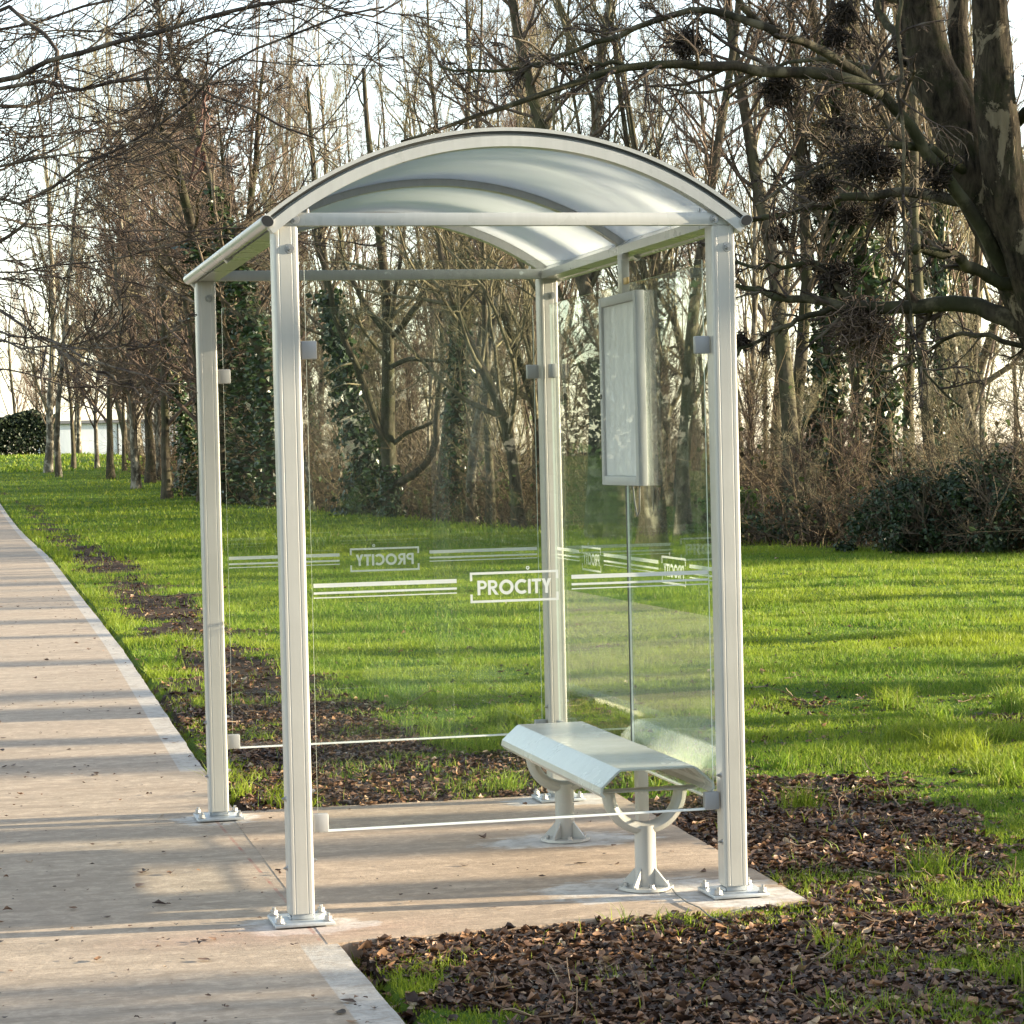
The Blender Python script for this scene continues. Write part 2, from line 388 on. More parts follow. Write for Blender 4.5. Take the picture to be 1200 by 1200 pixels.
def axis_pts(segs):
    out = []
    for a, b, n in segs: out += list(np.linspace(a, b, n, endpoint=False))
    return np.array(out+[segs[-1][1]])
gx = axis_pts([(-900, -60, 10), (-60, -8, 16), (-8, -1.2, 30), (-1.2, 4.5, 130), (4.5, 16, 90), (16, 60, 40), (60, 900, 12)])
gy = axis_pts([(-300, -30, 6), (-30, -3.2, 20), (-3.2, 6, 185), (6, 20, 120), (20, 60, 110), (60, 200, 60), (200, 1600, 16)])
GX, GY = np.meshgrid(gx, gy, indexing='ij')
GZ = ground_z(GX, GY); GL = litter(GX, GY)
nx, ny = GX.shape
idx = np.arange(nx*ny).reshape(nx, ny)
q = np.stack([idx[:-1, :-1], idx[1:, :-1], idx[1:, 1:], idx[:-1, 1:]], -1).reshape(-1, 4)
def ground_mat():
    m, nt, b = new_mat('lawn_ground')
    at_ = N(nt, 'ShaderNodeAttribute'); at_.attribute_name = 'litter'
    g = N(nt, 'ShaderNodeNewGeometry')
    n1 = noise(nt, .6, 6, .65, g.outputs['Position']); n2 = noise(nt, 9, 6, .7, g.outputs['Position']); n3 = noise(nt, 45, 4, .7, g.outputs['Position'])
    grass = mixc(nt, ramp(nt, [(.35, (0, 0, 0)), (.65, (1, 1, 1))], n1.outputs[0]).outputs[0], (.050, .105, .012), (.12, .185, .02))
    grass = mixc(nt, ramp(nt, [(.35, (0, 0, 0)), (.7, (.7,)*3)], n2.outputs[0]).outputs[0], grass, (.035, .07, .012))
    soil = mixc(nt, n3.outputs[0], (.022, .015, .011), (.075, .05, .034))
    soil = mixc(nt, ramp(nt, [(.4, (0, 0, 0)), (.6, (1, 1, 1))], n2.outputs[0]).outputs[0], soil, (.05, .036, .026))
    f = math_(nt, 'ADD', at_.outputs['Fac'], math_(nt, 'MULTIPLY', math_(nt, 'SUBTRACT', n2.outputs[0], .5), .5))
    c = mixc(nt, ramp(nt, [(.3, (0, 0, 0)), (.6, (1, 1, 1))], f).outputs[0], grass, soil)
    nt.links.new(c, b.inputs['Base Color']); b.inputs['Roughness'].default_value = .95; b.inputs['Specular IOR Level'].default_value = .1
    bump(nt, b, n2.outputs[0], .8, .05)
    return m
me = mesh_np('lawn', np.stack([GX, GY, GZ], -1).reshape(-1, 3), [q], [ground_mat()])
a = me.attributes.new('litter', 'FLOAT', 'POINT'); a.data.foreach_set('value', GL.ravel().astype(np.float32))
tag(link('lawn', me), 'green lawn with brown muddy leaf strewn patches beside the path', 'lawn', kind='structure')

# ------------------------------------------------------------------ path and slab
def concrete(name, tint, slab=False):
    m, nt, b = new_mat(name)
    g = N(nt, 'ShaderNodeNewGeometry'); P = g.outputs['Position']
    at_ = N(nt, 'ShaderNodeAttribute'); at_.attribute_name = 'edge'
    # streaks run across the path
    s1 = noise(nt, 1, 6, .65, vec_scale(nt, P, (1.6, 7, 1)), .9)
    s2 = noise(nt, 1, 5, .7, vec_scale(nt, P, (3, 60, 1)), .2)
    n1 = noise(nt, 1.1, 5, .6, P); n2 = noise(nt, 60, 4, .7, P); n4 = noise(nt, 6, 5, .7, P)
    d, l = tuple(x*.58 for x in tint), tuple(x*1.05 for x in tint)
    c = mixc(nt, ramp(nt, [(.36, (0, 0, 0)), (.64, (1, 1, 1))], s1.outputs[0]).outputs[0], d, l)
    c = mixc(nt, math_(nt, 'MULTIPLY', ramp(nt, [(.40, (0, 0, 0)), (.66, (1, 1, 1))], s2.outputs[0]).outputs[0], .5), c, tuple(min(1, x*1.28) for x in tint))
    c = mixc(nt, ramp(nt, [(.38, (0, 0, 0)), (.7, (.4,)*3)], n1.outputs[0]).outputs[0], c, (.40, .30, .225))
    c = mixc(nt, ramp(nt, [(.58, (0, 0, 0)), (.72, (.75,)*3)], n4.outputs[0]).outputs[0], c, tuple(x*.72 for x in tint))
    c = mixc(nt, math_(nt, 'MULTIPLY', at_.outputs['Fac'], .8), c, mixc(nt, n4.outputs[0], (.40, .385, .36), (.58, .57, .54)))
    c = mixc(nt, ramp(nt, [(.45, (0, 0, 0)), (.8, (.5,)*3)], n2.outputs[0]).outputs[0], c, tuple(x*.55 for x in tint))
    # pale drilling dust round the anchored feet
    sx = N(nt, 'ShaderNodeSeparateXYZ'); nt.links.new(P, sx.inputs[0])
    tot = None
    feet = [(0, -.05, .22, .20), (W, 0, .28, .24), (0, D, .2, .16), (W, D, .25, .2), (1.19, .2, .42, .22), (1.2, 1.3, .36, .22), (.55, .7, .0, 0)]
    for (fx, fy, rx, ry) in feet[:6]:
        dx = math_(nt, 'DIVIDE', math_(nt, 'SUBTRACT', sx.outputs[0], fx), rx); dy = math_(nt, 'DIVIDE', math_(nt, 'SUBTRACT', sx.outputs[1], fy), ry)
        rr = math_(nt, 'SUBTRACT', 1.25, math_(nt, 'SQRT', math_(nt, 'ADD', math_(nt, 'MULTIPLY', dx, dx), math_(nt, 'MULTIPLY', dy, dy))), True)
        tot = rr if tot is None else math_(nt, 'MAXIMUM', tot, rr)
    df = math_(nt, 'ADD', tot, math_(nt, 'ADD', math_(nt, 'MULTIPLY', math_(nt, 'SUBTRACT', s1.outputs[0], .58), 1.6), math_(nt, 'MULTIPLY', math_(nt, 'SUBTRACT', n4.outputs[0], .55), 1.3)))
    dn = ramp(nt, [(.10, (0, 0, 0)), (.38, (.85,)*3)], math_(nt, 'MULTIPLY', df, ramp(nt, [(.0, (0, 0, 0)), (.15, (1, 1, 1))], tot).outputs[0]))
    c = mixc(nt, dn.outputs[0], c, (.66, .645, .615))
    # red snapped chalk lines along the front of the feet
    def chalk(a0, a1, b0, b1, x, wdt):
        pass
    ln = math_(nt, 'ABSOLUTE', math_(nt, 'SUBTRACT', sx.outputs[0], math_(nt, 'ADD', .012, math_(nt, 'MULTIPLY', sx.outputs[1], -.012))))
    on = math_(nt, 'LESS_THAN', ln, .006)
    rng_ = math_(nt, 'MULTIPLY', math_(nt, 'GREATER_THAN', sx.outputs[1], -.3), math_(nt, 'LESS_THAN', sx.outputs[1], 2.5))
    ck = math_(nt, 'MULTIPLY', math_(nt, 'MULTIPLY', on, rng_), ramp(nt, [(.42, (0, 0, 0)), (.6, (.7,)*3)], n4.outputs[0]).outputs[0])
    c = mixc(nt, ck, c, (.33, .07, .05))
    # reddish chalk smear close to the near foot
    rd = math_(nt, 'MULTIPLY', math_(nt, 'SUBTRACT', 1, math_(nt, 'DIVIDE', math_(nt, 'ABSOLUTE', math_(nt, 'ADD', sx.outputs[1], .16)), .22), True), math_(nt, 'SUBTRACT', 1, math_(nt, 'DIVIDE', math_(nt, 'ABSOLUTE', math_(nt, 'SUBTRACT', sx.outputs[0], -.1)), .7), True))
    c = mixc(nt, math_(nt, 'MULTIPLY', rd, math_(nt, 'MULTIPLY', s1.outputs[0], .9)), c, (.36, .17, .14))
    nt.links.new(c, b.inputs['Base Color']); b.inputs['Roughness'].default_value = .82; b.inputs['Specular IOR Level'].default_value = .25
    s3 = noise(nt, 1, 6, .75, vec_scale(nt, P, (16, 75, 1)), .6)
    n6 = noise(nt, 14, 7, .75, P, .5)
    c = mixc(nt, ramp(nt, [(.42, (0, 0, 0)), (.68, (.7,)*3)], n6.outputs[0]).outputs[0], c, tuple(x*.62 for x in tint))
    c = mixc(nt, ramp(nt, [(.30, (.5,)*3), (.48, (0, 0, 0))], n6.outputs[0]).outputs[0], c, tuple(min(1, x*1.3) for x in tint))
    fl = math_(nt, 'MULTIPLY', ramp(nt, [(.56, (0, 0, 0)), (.70, (.8,)*3)], s3.outputs[0]).outputs[0], ramp(nt, [(.35, (.25,)*3), (.65, (1, 1, 1))], n1.outputs[0]).outputs[0])
    c = mixc(nt, fl, c, tuple(x*.34 for x in tint))
    s4 = noise(nt, 1, 5, .7, vec_scale(nt, P, (5, 22, 1)), 1.0)
    c = mixc(nt, ramp(nt, [(.55, (0, 0, 0)), (.72, (.55,)*3)], s4.outputs[0]).outputs[0], c, (.20, .145, .10))
    nt.links.new(c, b.inputs['Base Color'])
    h = math_(nt, 'ADD', math_(nt, 'MULTIPLY', s2.outputs[0], 1.0), math_(nt, 'MULTIPLY', n2.outputs[0], .5))
    bump(nt, b, h, .55, .008)
    return m
MT['path'] = concrete('brushed_concrete_path', (.44, .355, .272))
MT['slab'] = concrete('brushed_concrete_slab', (.47, .36, .265))
def sheet(name, ys, xl, xr, nu, mat, edge_right, zt, th):
    """a slab whose long sides follow xl(y), xr(y), with real edges"""
    U = np.linspace(0, 1, nu)
    XL, XR = xl(ys), xr(ys)
    # a vertex column at the border line so that the trowelled margin is crisp
    cols = np.unique(np.concatenate([U[:-1]])) if edge_right else U
    X = XL[:, None]+(XR-XL)[:, None]*cols[None, :]
    E = np.zeros_like(X)
    if edge_right:
        X = np.concatenate([X, (XR-.118)[:, None], (XR-.112)[:, None], XR[:, None]], 1)
        E = np.concatenate([E, np.zeros((len(ys), 1)), np.ones((len(ys), 2))], 1)
    E *= np.where((ys > -.33) & (ys < 3.95), 0, 1)[:, None]
    Y = np.repeat(ys[:, None], X.shape[1], 1)
    n, k = X.shape
    Z = zt+hz(X, Y)
    rag = (fbm(Y*6, Y*0+3.3)-.5)*.016
    X[:, -1] += rag[:, -1]
    top = np.stack([X, Y, Z], -1).reshape(-1, 3); bot = top.copy(); bot[:, 2] -= th
    ii = np.arange(n*k).reshape(n, k)
    f = [np.stack([ii[:-1, :-1], ii[:-1, 1:], ii[1:, 1:], ii[1:, :-1]], -1).reshape(-1, 4)]
    o = n*k
    for s in (0, k-1):
        f.append(np.stack([ii[:-1, s], ii[1:, s], ii[1:, s]+o, ii[:-1, s]+o], -1))
    for s in (0, n-1):
        f.append(np.stack([ii[s, :-1], ii[s, 1:], ii[s, 1:]+o, ii[s, :-1]+o], -1))
    me = mesh_np(name, np.concatenate([top, bot]), f, [mat], smooth=False)
    a = me.attributes.new('edge', 'FLOAT', 'POINT'); a.data.foreach_set('value', np.concatenate([E.ravel(), E.ravel()]).astype(np.float32))
    return link(name, me)
yy = np.concatenate([np.linspace(-40, -2, 8), np.linspace(-1.8, 12, 150), np.linspace(13, 60, 60), np.linspace(65, 260, 20)])
tag(sheet('path', yy, lambda y: path_edge(y)-PATH_W, path_edge, 6, MT['path'], True, 0.0, .07), 'pale brushed concrete footpath with a smooth trowelled margin', 'path', kind='structure')
# slab: built from its four corners with a slightly ragged outline
def slab():
    A, B = (SL[0], SL[3]), (SL[1], SL[4]); C, E = (SL[2], SL[5]), (SL[0]+.03, SL[5]+.04)
    pts = []
    for (p, q_, n) in ((A, B, 30), (B, C, 50), (C, E, 30), (E, A, 2)):
        for i in range(n):
            t = i/n; x = p[0]+(q_[0]-p[0])*t; y = p[1]+(q_[1]-p[1])*t
            j = (float(fbm(np.array(x*7+2), np.array(y*7)))-.5)*.018 if n > 2 else 0
            pts.append((x+j*(1 if n == 50 else 0), y+j*(1 if n == 30 else 0)))
    b = BM()
    b.prism(pts, -.07, .0012, 'Z')
    return b.build('shelter_slab', MT['slab'], None, 0)
tag(slab(), 'beige concrete slab laid off the path under the shelter', 'concrete slab', kind='structure')

# ------------------------------------------------------------------ bus shelter
sh = empty('bus_shelter', (0, 0, 0), 'cream metal and glass bus shelter with an arched frosted roof on the slab', 'bus shelter')
HS = .04
def post_profile(cx, cy):
    """rounded square with shallow vertical grooves"""
    side = [(-.030, 0), (-.0225, 0), (-.0217, .0005), (-.0188, .0005), (-.018, 0), (.018, 0), (.0188, .0005), (.0217, .0005), (.0225, 0), (.030, 0)]
    pts = []
    for k in range(4):
        a = k*math.pi/2
        seg = [(u, -HS+v) for u, v in side]
        for i in range(1, 9):
            t = -math.pi/2+i/9*math.pi/2
            seg.append((.030+.010*math.cos(t), -.030+.010*math.sin(t)))
        for u, v in seg:
            pts.append((cx+u*math.cos(a)-v*math.sin(a), cy+u*math.sin(a)+v*math.cos(a)))
    return pts
def hexnut(b, p, ax, r=.011, h=.008):
    p = Vector(p); ax = Vector(ax)
    b.cyl(p, p+ax*h, r, r, 6)
def bolt_obj(p, ax, parent, name='bolt', r=.011):
    b = BM(); p = Vector(p); ax = Vector(ax)
    b.cyl(p, p+ax*.003, r*1.55, r*1.45, 18); b.cyl(p+ax*.003, p+ax*.010, r*.9, r*.82, 6); b.cyl(p+ax*.010, p+ax*.014, r*.45, r*.4, 10)
    return b.build(name, MT['bolt'], parent)
posts = {}
for (cx, cy) in ((0, 0), (W, 0), (0, D), (W, D)):
    b = BM(); b.prism(post_profile(cx, cy), .036, HP, 'Z')
    p = b.build('post', MT['paint'], sh, 14); posts[(cx, cy)] = p
    b = BM(); b.box(cx-.095, cx+.095, cy-.095, cy+.095, .0055, .017, .003)
    b.box(cx-.033, cx+.033, cy-.033, cy+.033, .018, .06, .002)
    for sx_ in (-1, 1):   # little weld fillets
        b.box(cx+sx_*.036-.003, cx+sx_*.036+.003, cy-.03, cy+.03, .018, .030, .0015, 1)
    pl = b.build('base_plate', MT['galv'], p)
    for sx_ in (-1, 1):
        for sy_ in (-1, 1):
            b = BM(); q0 = Vector((cx+sx_*.076, cy+sy_*.076, .0181))
            b.cyl(q0, q0+Vector((0, 0, .003)), .016, .016, 18); b.cyl(q0+Vector((0, 0, .0032)), q0+Vector((0, 0, .015)), .0125, .0125, 6)
            b.cyl(q0+Vector((0, 0, .0152)), q0+Vector((0, 0, .024)), .006, .006, 10)
            b.build('anchor_bolt', MT['bolt'], pl)
    bolt_obj((cx+.012, cy-HS, 2.13), (0, -1, 0), p, r=.010)
    for zz in (.42, .20):
        bolt_obj((cx+HS, cy-.01, zz), (1, 0, 0), p, r=.007)
        bolt_obj((cx-HS, cy-.015, zz-.02), (-1, 0, 0), p, r=.006)
XC, RH, ZT = W/2+.008, .803, 2.512
RO = (RH**2+.29**2)/(2*.29); ZC = ZT-RO; AE = math.asin(RH/RO)
for cy, sgn in ((0, -1), (D, -1)):
    y0 = cy-.042; 
    b = BM(); b.box(-.045, W+.045, y0, y0+.03, HP+.001, HP+.042, .002)
    t = b.build('tie_bar', MT['paint2'], sh)
    for x in (.03, W-.03): bolt_obj((x, y0, HP+.021), (0, -1, 0), t, r=.010)
    b = BM(); b.cyl((.075, cy-.02, HP+.042), (.075, cy-.02, HP+.056), .005, .004, 10); b.build('rivet', MT['bolt'], t)
    b = BM(); b.cyl((W-.075, cy-.02, HP+.042), (W-.075, cy-.02, HP+.056), .005, .004, 10); b.build('rivet', MT['bolt'], t)
def arc_strip(r0, r1, y0, y1, ext=0.0, n=56):
    rings = []
    for i in range(n+1):
        a = -AE-ext+(2*AE+2*ext)*i/n
        s_, c_ = math.sin(a), math.cos(a)
        rings.append([(XC+r0*s_, y0, ZC+r0*c_), (XC+r1*s_, y0, ZC+r1*c_), (XC+r1*s_, y1, ZC+r1*c_), (XC+r0*s_, y1, ZC+r0*c_)])
    return BM().strip(rings)
RP0, RP1 = RO-.026, RO-.020
for k, (ya, yb) in enumerate(((-.055, -.005), (D/2-.022, D/2+.022), (D+.005, D+.055))):
    rib = arc_strip(RP0-(.034 if k != 1 else .026), RP0-.0005, ya, yb).build('roof_arch', MT['paint2'], sh, 30)
    arc_strip(RP1+.0005, RP1+.008, ya+.004, yb-.004).build('gasket', MT['dark_metal'], rib, 30)
    arc_strip(RP1+.0085, RO, ya-.002, yb+.002).build('cover_strip', MT['paint2'], rib, 30)
for (ya, yb) in ((-.05, D/2-.0015), (D/2+.0015, D+.05)):
    arc_strip(RP0, RP1, ya, yb, 0, 72).build('roof_panel', MT['roof'], sh, 30)
for s_ in (-1, 1):
    def mx(x): return XC+s_*(x)      # x measured outwards from the middle
    ex = RH
    # box beam on the post heads with a rounded gutter nose following the roof slope
    prof = [(mx(ex-.125), 2.2005), (mx(ex-.125), 2.232), (mx(ex-.075), 2.262), (mx(ex-.048), 2.236), (mx(ex-.048), 2.2005)]
    b = BM(); b.prism(prof, -.058 if 0 else -.012, D+.06, 'Y'); beam = b.build('side_beam', MT['paint2'], sh, 25)
    cxn, czn, rn = ex-.019, 2.214, .020
    pr = []
    for i in range(20):
        a = 2*math.pi*i/20
        rr = rn*(1+.10*math.cos(2*(a-.6)))
        pr.append((mx(cxn+rr*math.cos(a)), czn+rr*math.sin(a)))
    b = BM(); b.prism(pr, -.060, D+.085, 'Y'); gt = b.build('gutter', MT['paint2'], sh, 40)
    pr2 = [(XC+(p_[0]-XC)-(p_[0]-mx(cxn))*.12, czn+(p_[1]-czn)*.88) for p_ in pr]
    b = BM(); b.prism(pr2, -.063, -.0605, 'Y'); b.build('end_cap', MT['black'], gt, 40)
# --- glass panels
def glass_panel(name_axis, a0, a1, c, z0, z1, parent):
    """pane in the XZ plane (axis X, at Y=c) or the YZ plane (axis Y, at X=c); its edges take the polished material"""
    t = .005
    b = bmesh.new()
    r = bmesh.ops.create_cube(b, size=1)
    for v in r['verts']:
        u = a0+(v.co.x+.5)*(a1-a0); n_ = c+v.co.y*2*t*.8; z = z0+(v.co.z+.5)*(z1-z0)
        v.co = Vector((u, n_, z)) if name_axis == 'X' else Vector((n_, u, z))
    bmesh.ops.recalc_face_normals(b, faces=b.faces)
    for f in b.faces:
        nrm = f.normal; big = abs(nrm.y) > .9 if name_axis == 'X' else abs(nrm.x) > .9
        f.material_index = 0 if big else 1
    me = bpy.data.meshes.new('glass_panel'); b.to_mesh(me); b.free()
    me.materials.append(MT['glass']); me.materials.append(MT['glass_edge'])
    o = link('glass_panel', me, parent)
    k = BM()  # added strip imitating the bright line of light along the pane's bottom edge
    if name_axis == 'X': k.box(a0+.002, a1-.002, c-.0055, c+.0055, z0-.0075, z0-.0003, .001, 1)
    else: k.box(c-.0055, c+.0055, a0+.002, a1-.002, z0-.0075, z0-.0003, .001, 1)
    k.build('lit_edge_strip', MT['lit_edge'], o)
    return o
def letters():
    P = []     # list of polygons in cap-height units
    def ann(cx, cy, r0, r1, a0, a1, n):
        for i in range(n):
            a, b_ = R_(a0+(a1-a0)*i/n), R_(a0+(a1-a0)*(i+1)/n)
            P.append([(cx+r0*math.cos(a), cy+r0*math.sin(a)), (cx+r1*math.cos(a), cy+r1*math.sin(a)), (cx+r1*math.cos(b_), cy+r1*math.sin(b_)), (cx+r0*math.cos(b_), cy+r0*math.sin(b_))])
    def rc(x0, x1, y0, y1): P.append([(x0, y0), (x1, y0), (x1, y1), (x0, y1)])
    x = 0
    def pbowl(x):
        rc(x, x+.2, 0, 1); rc(x+.2, x+.36, .82, 1); rc(x+.2, x+.36, .40, .58); ann(x+.36, .70, .12, .30, -90, 90, 10)
    pbowl(x); x += .74
    pbowl(x); P.append([(x+.24, .395), (x+.46, .395), (x+.74, 0), (x+.50, 0)]); x += .79
    ann(x+.5, .5, .30, .51, 0, 360, 28); x += 1.09
    ann(x+.5, .5, .30, .51, 48, 312, 22); x += .93
    rc(x, x+.2, 0, 1); x += .27
    rc(x, x+.66, .81, 1); rc(x+.23, x+.43, 0, .81); x += .70
    P.append([(x+.24, 0), (x+.44, 0), (x+.44, .42), (x+.68, 1), (x+.45, 1), (x+.34, .66), (x+.23, 1), (x, 1), (x+.24, .42)]); x += .68
    return P, x
LP, LW = letters()
def decals(panel, axis, ac, cpl, left, right, flip, zc=1.044):
    """logo centred at ac and stripes from left to right (along the panel's own axis); flip = reads from the other side"""
    def p3(u, z): return (ac+(-u if flip else u), cpl, z) if axis == 'X' else (cpl, ac+(-u if flip else u), z)
    b = BM(); cap = .047; s = cap*1.0
    for poly in LP: b.ngon([p3((px-LW/2)*s, zc-cap/2-.001+py*cap) for px, py in poly])
    hw, hh, t = .146, .049, .0075
    def rc(x0, x1, z0, z1): b.ngon([p3(x0, z0), p3(x1, z0), p3(x1, z1), p3(x0, z1)])
    rc(-hw, hw, zc+hh-t, zc+hh); rc(-hw, hw, zc-hh, zc-hh+t)
    for sx_ in (-1, 1):
        x0, x1 = (-hw, -hw+t) if sx_ < 0 else (hw-t, hw)
        rc(x0, x1, zc+hh-t-.020, zc+hh-t-.0002); rc(x0, x1, zc-hh+t+.0002, zc-hh+t+.020)
    for i in range(10):
        a, a2 = 2*math.pi*i/10, 2*math.pi*(i+1)/10; cx, cz = .045, zc+hh+.0095
        b.ngon([p3(cx+.003*math.cos(a), cz+.003*math.sin(a)), p3(cx+.006*math.cos(a), cz+.006*math.sin(a)), p3(cx+.006*math.cos(a2), cz+.006*math.sin(a2)), p3(cx+.003*math.cos(a2), cz+.003*math.sin(a2))])
    b.build('logo', MT['vinyl'], panel, 0)
    def rs(b, u0, u1, z0, z1):
        b.ngon([(u0, cpl, z0), (u1, cpl, z0), (u1, cpl, z1), (u0, cpl, z1)] if axis == 'X' else [(cpl, u0, z0), (cpl, u1, z0), (cpl, u1, z1), (cpl, u0, z1)])
    for u0, u1 in ((left, ac-.190), (ac+.190, right)):
        for z0, z1 in ((1.0615, 1.0745), (1.0405, 1.0475), (1.0275, 1.0310)):
            b = BM(); rs(b, u0, u1, z0, z1); b.build('stripe', MT['vinyl'], panel, 0)
GZ0, GZ1 = .293, 2.092
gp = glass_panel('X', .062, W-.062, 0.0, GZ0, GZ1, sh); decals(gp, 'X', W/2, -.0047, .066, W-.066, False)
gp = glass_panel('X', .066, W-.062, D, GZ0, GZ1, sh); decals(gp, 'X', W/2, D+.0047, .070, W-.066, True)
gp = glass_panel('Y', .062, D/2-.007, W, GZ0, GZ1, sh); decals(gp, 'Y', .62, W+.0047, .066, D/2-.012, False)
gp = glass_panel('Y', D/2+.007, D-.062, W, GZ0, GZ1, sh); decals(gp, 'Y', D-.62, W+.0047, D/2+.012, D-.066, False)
b = BM(); b.box(W-.0055, W+.0055, D/2-.0068, D/2+.0068, GZ0, GZ1); b.build('glass_joint', MT['black'], sh, 0)
def clamp(x, y, z, ax):
    hx, hy = (.025, .014) if ax == 'X' else (.014, .025)
    b = BM(); b.box(x-hx, x+hx, y-hy, y+hy, z-.029, z+.029, .004, 2)
    o = b.build('glass_clamp', MT['clamp'], sh)
    for dz in (-.012, .012):
        if ax == 'X': bolt_obj((x, y-hy, z+dz), (0, -1, 0), o, r=.004) if False else None
    return o
for z in (1.813, .316):
    for y in (0, D):
        clamp(HS+.0295, y, z, 'X'); clamp(W-HS-.0295, y, z, 'X')
    clamp(W, HS+.0295, z, 'Y'); clamp(W, D-HS-.0295, z, 'Y')
for z0, z1 in ((.006, .36),):
    b = BM(); b.box(W+.008, W+.052, D/2-.024, D/2+.024, z0, z1, .006); o = b.build('glass_support', MT['paint'], sh)
    zc = z1-.03 if z0 < 1 else z0+.03
    b = BM(); b.box(W-.013, W+.0078, D/2-.045, D/2+.045, zc-.025, zc+.025, .004); b.build('glass_clamp', MT['clamp'], o)

# ------------------------------------------------------------------ notice board
nb = empty('notice_board', (W-.03, 1.11, 1.70), 'grey framed empty notice case hung inside the right glass wall', 'notice board')
nb_x0, nb_x1, nb_y0, nb_y1, nb_z0, nb_z1 = W-.041, W-.006, .880, 1.392, 1.343, 2.054
def rel(o):
    o.location = -Vector(nb.location); return o
b = BM()
fw = .035
b.box(nb_x0, nb_x1, nb_y0, nb_y0+fw, nb_z0, nb_z1, .003); b.box(nb_x0, nb_x1, nb_y1-fw, nb_y1, nb_z0, nb_z1, .003)
b.box(nb_x0+.0005, nb_x1, nb_y0+fw, nb_y1-fw, nb_z0, nb_z0+fw, .003); b.box(nb_x0+.0005, nb_x1, nb_y0+fw, nb_y1-fw, nb_z1-fw, nb_z1, .003)
rel(b.build('frame', MT['case'], nb))
def back_mat():
    m, nt, bb = new_mat('crinkled_protective_film')
    tc = N(nt, 'ShaderNodeTexCoord')
    n = noise(nt, 5, 6, .7, vec_scale(nt, tc.outputs['Object'], (1, 3, 1)), 1.2)
    nt.links.new(mixc(nt, n.outputs[0], (.46, .47, .48), (.74, .75, .76)), bb.inputs['Base Color'])
    bb.inputs['Roughness'].default_value = .35
    bump(nt, bb, n.outputs[0], .8, .02)
    return m
b = BM(); b.box(nb_x0+.010, nb_x1-.001, nb_y0+fw+.001, nb_y1-fw-.001, nb_z0+fw+.001, nb_z1-fw-.001); rel(b.build('backing', back_mat(), nb, 0))
b = BM(); b.cyl((nb_x0-.003, nb_y1-.018, 1.68), (nb_x0+.001, nb_y1-.018, 1.68), .009, .009, 14); rel(b.build('lock', MT['black'], nb))
b = BM(); b.box(nb_x0+.002, nb_x1-.004, 1.055, 1.115, nb_z1, 2.1995, .003); hg = rel(b.build('hanger', MT['paint'], nb))
b = BM(); b.box(nb_x0+.006, nb_x0+.016, 1.005, 1.0545, 2.085, 2.110, .002); b.build('bracket', simple('brass_bracket', (.55, .38, .16), .4, .6), hg)
def tube_mesh(name, pts, r, mat, parent=None, sides=8, closed=False):
    V, Fc = tubes(np.array(pts)[None], np.full((1, len(pts)), r) if np.isscalar(r) else np.array(r)[None], sides)
    return link(name, mesh_np(name, V, Fc, [mat]), parent)
# ------------------------------------------------------------------ batch tubes
def tubes(P, R, sides=5, cap=True):
    """P (N,K,3), R (N,K) -> verts, [faces]"""
    P = np.asarray(P, float); R = np.asarray(R, float)
    n, k, _ = P.shape
    T = np.gradient(P, axis=1); T /= np.linalg.norm(T, axis=2, keepdims=True)+1e-9
    m = T.mean(1); ref = np.where(np.abs(m[:, 2:3]) > .75, np.array([[1., .13, 0]]), np.array([[.1, .05, 1.]]))
    ref = np.repeat(ref[:, None], k, 1)
    A = np.cross(T, ref); A /= np.linalg.norm(A, axis=2, keepdims=True)+1e-9
    B = np.cross(T, A)
    th = np.arange(sides)*2*math.pi/sides
    V = P[:, :, None]+R[:, :, None, None]*(np.cos(th)[None, None, :, None]*A[:, :, None]+np.sin(th)[None, None, :, None]*B[:, :, None])
    idx = np.arange(n*k*sides).reshape(n, k, sides)
    a = idx[:, :-1]; b = idx[:, 1:]
    f = np.stack([a, np.roll(a, -1, 2), np.roll(b, -1, 2), b], -1).reshape(-1, 4)
    fs = [f]
    if cap and sides > 4:
        fs.append(idx[:, -1].reshape(-1, sides))
    return V.reshape(-1, 3), fs
def join(parts):
    Vs, Fs = [], []; o = 0
    for V, fl in parts:
        Vs.append(V); Fs += [f+o for f in fl]; o += len(V)
    return np.concatenate(Vs), Fs
# cable looped below the board
tube_mesh('cable', [np.array(p)-np.array([W-.03, 1.11, 1.70]) for p in ((W-.03, 1.0, 1.345), (W-.03, .98, 1.28), (W-.03, .95, 1.23), (W-.03, .92, 1.25), (W-.03, .91, 1.345))], .003, MT['cable'], nb)

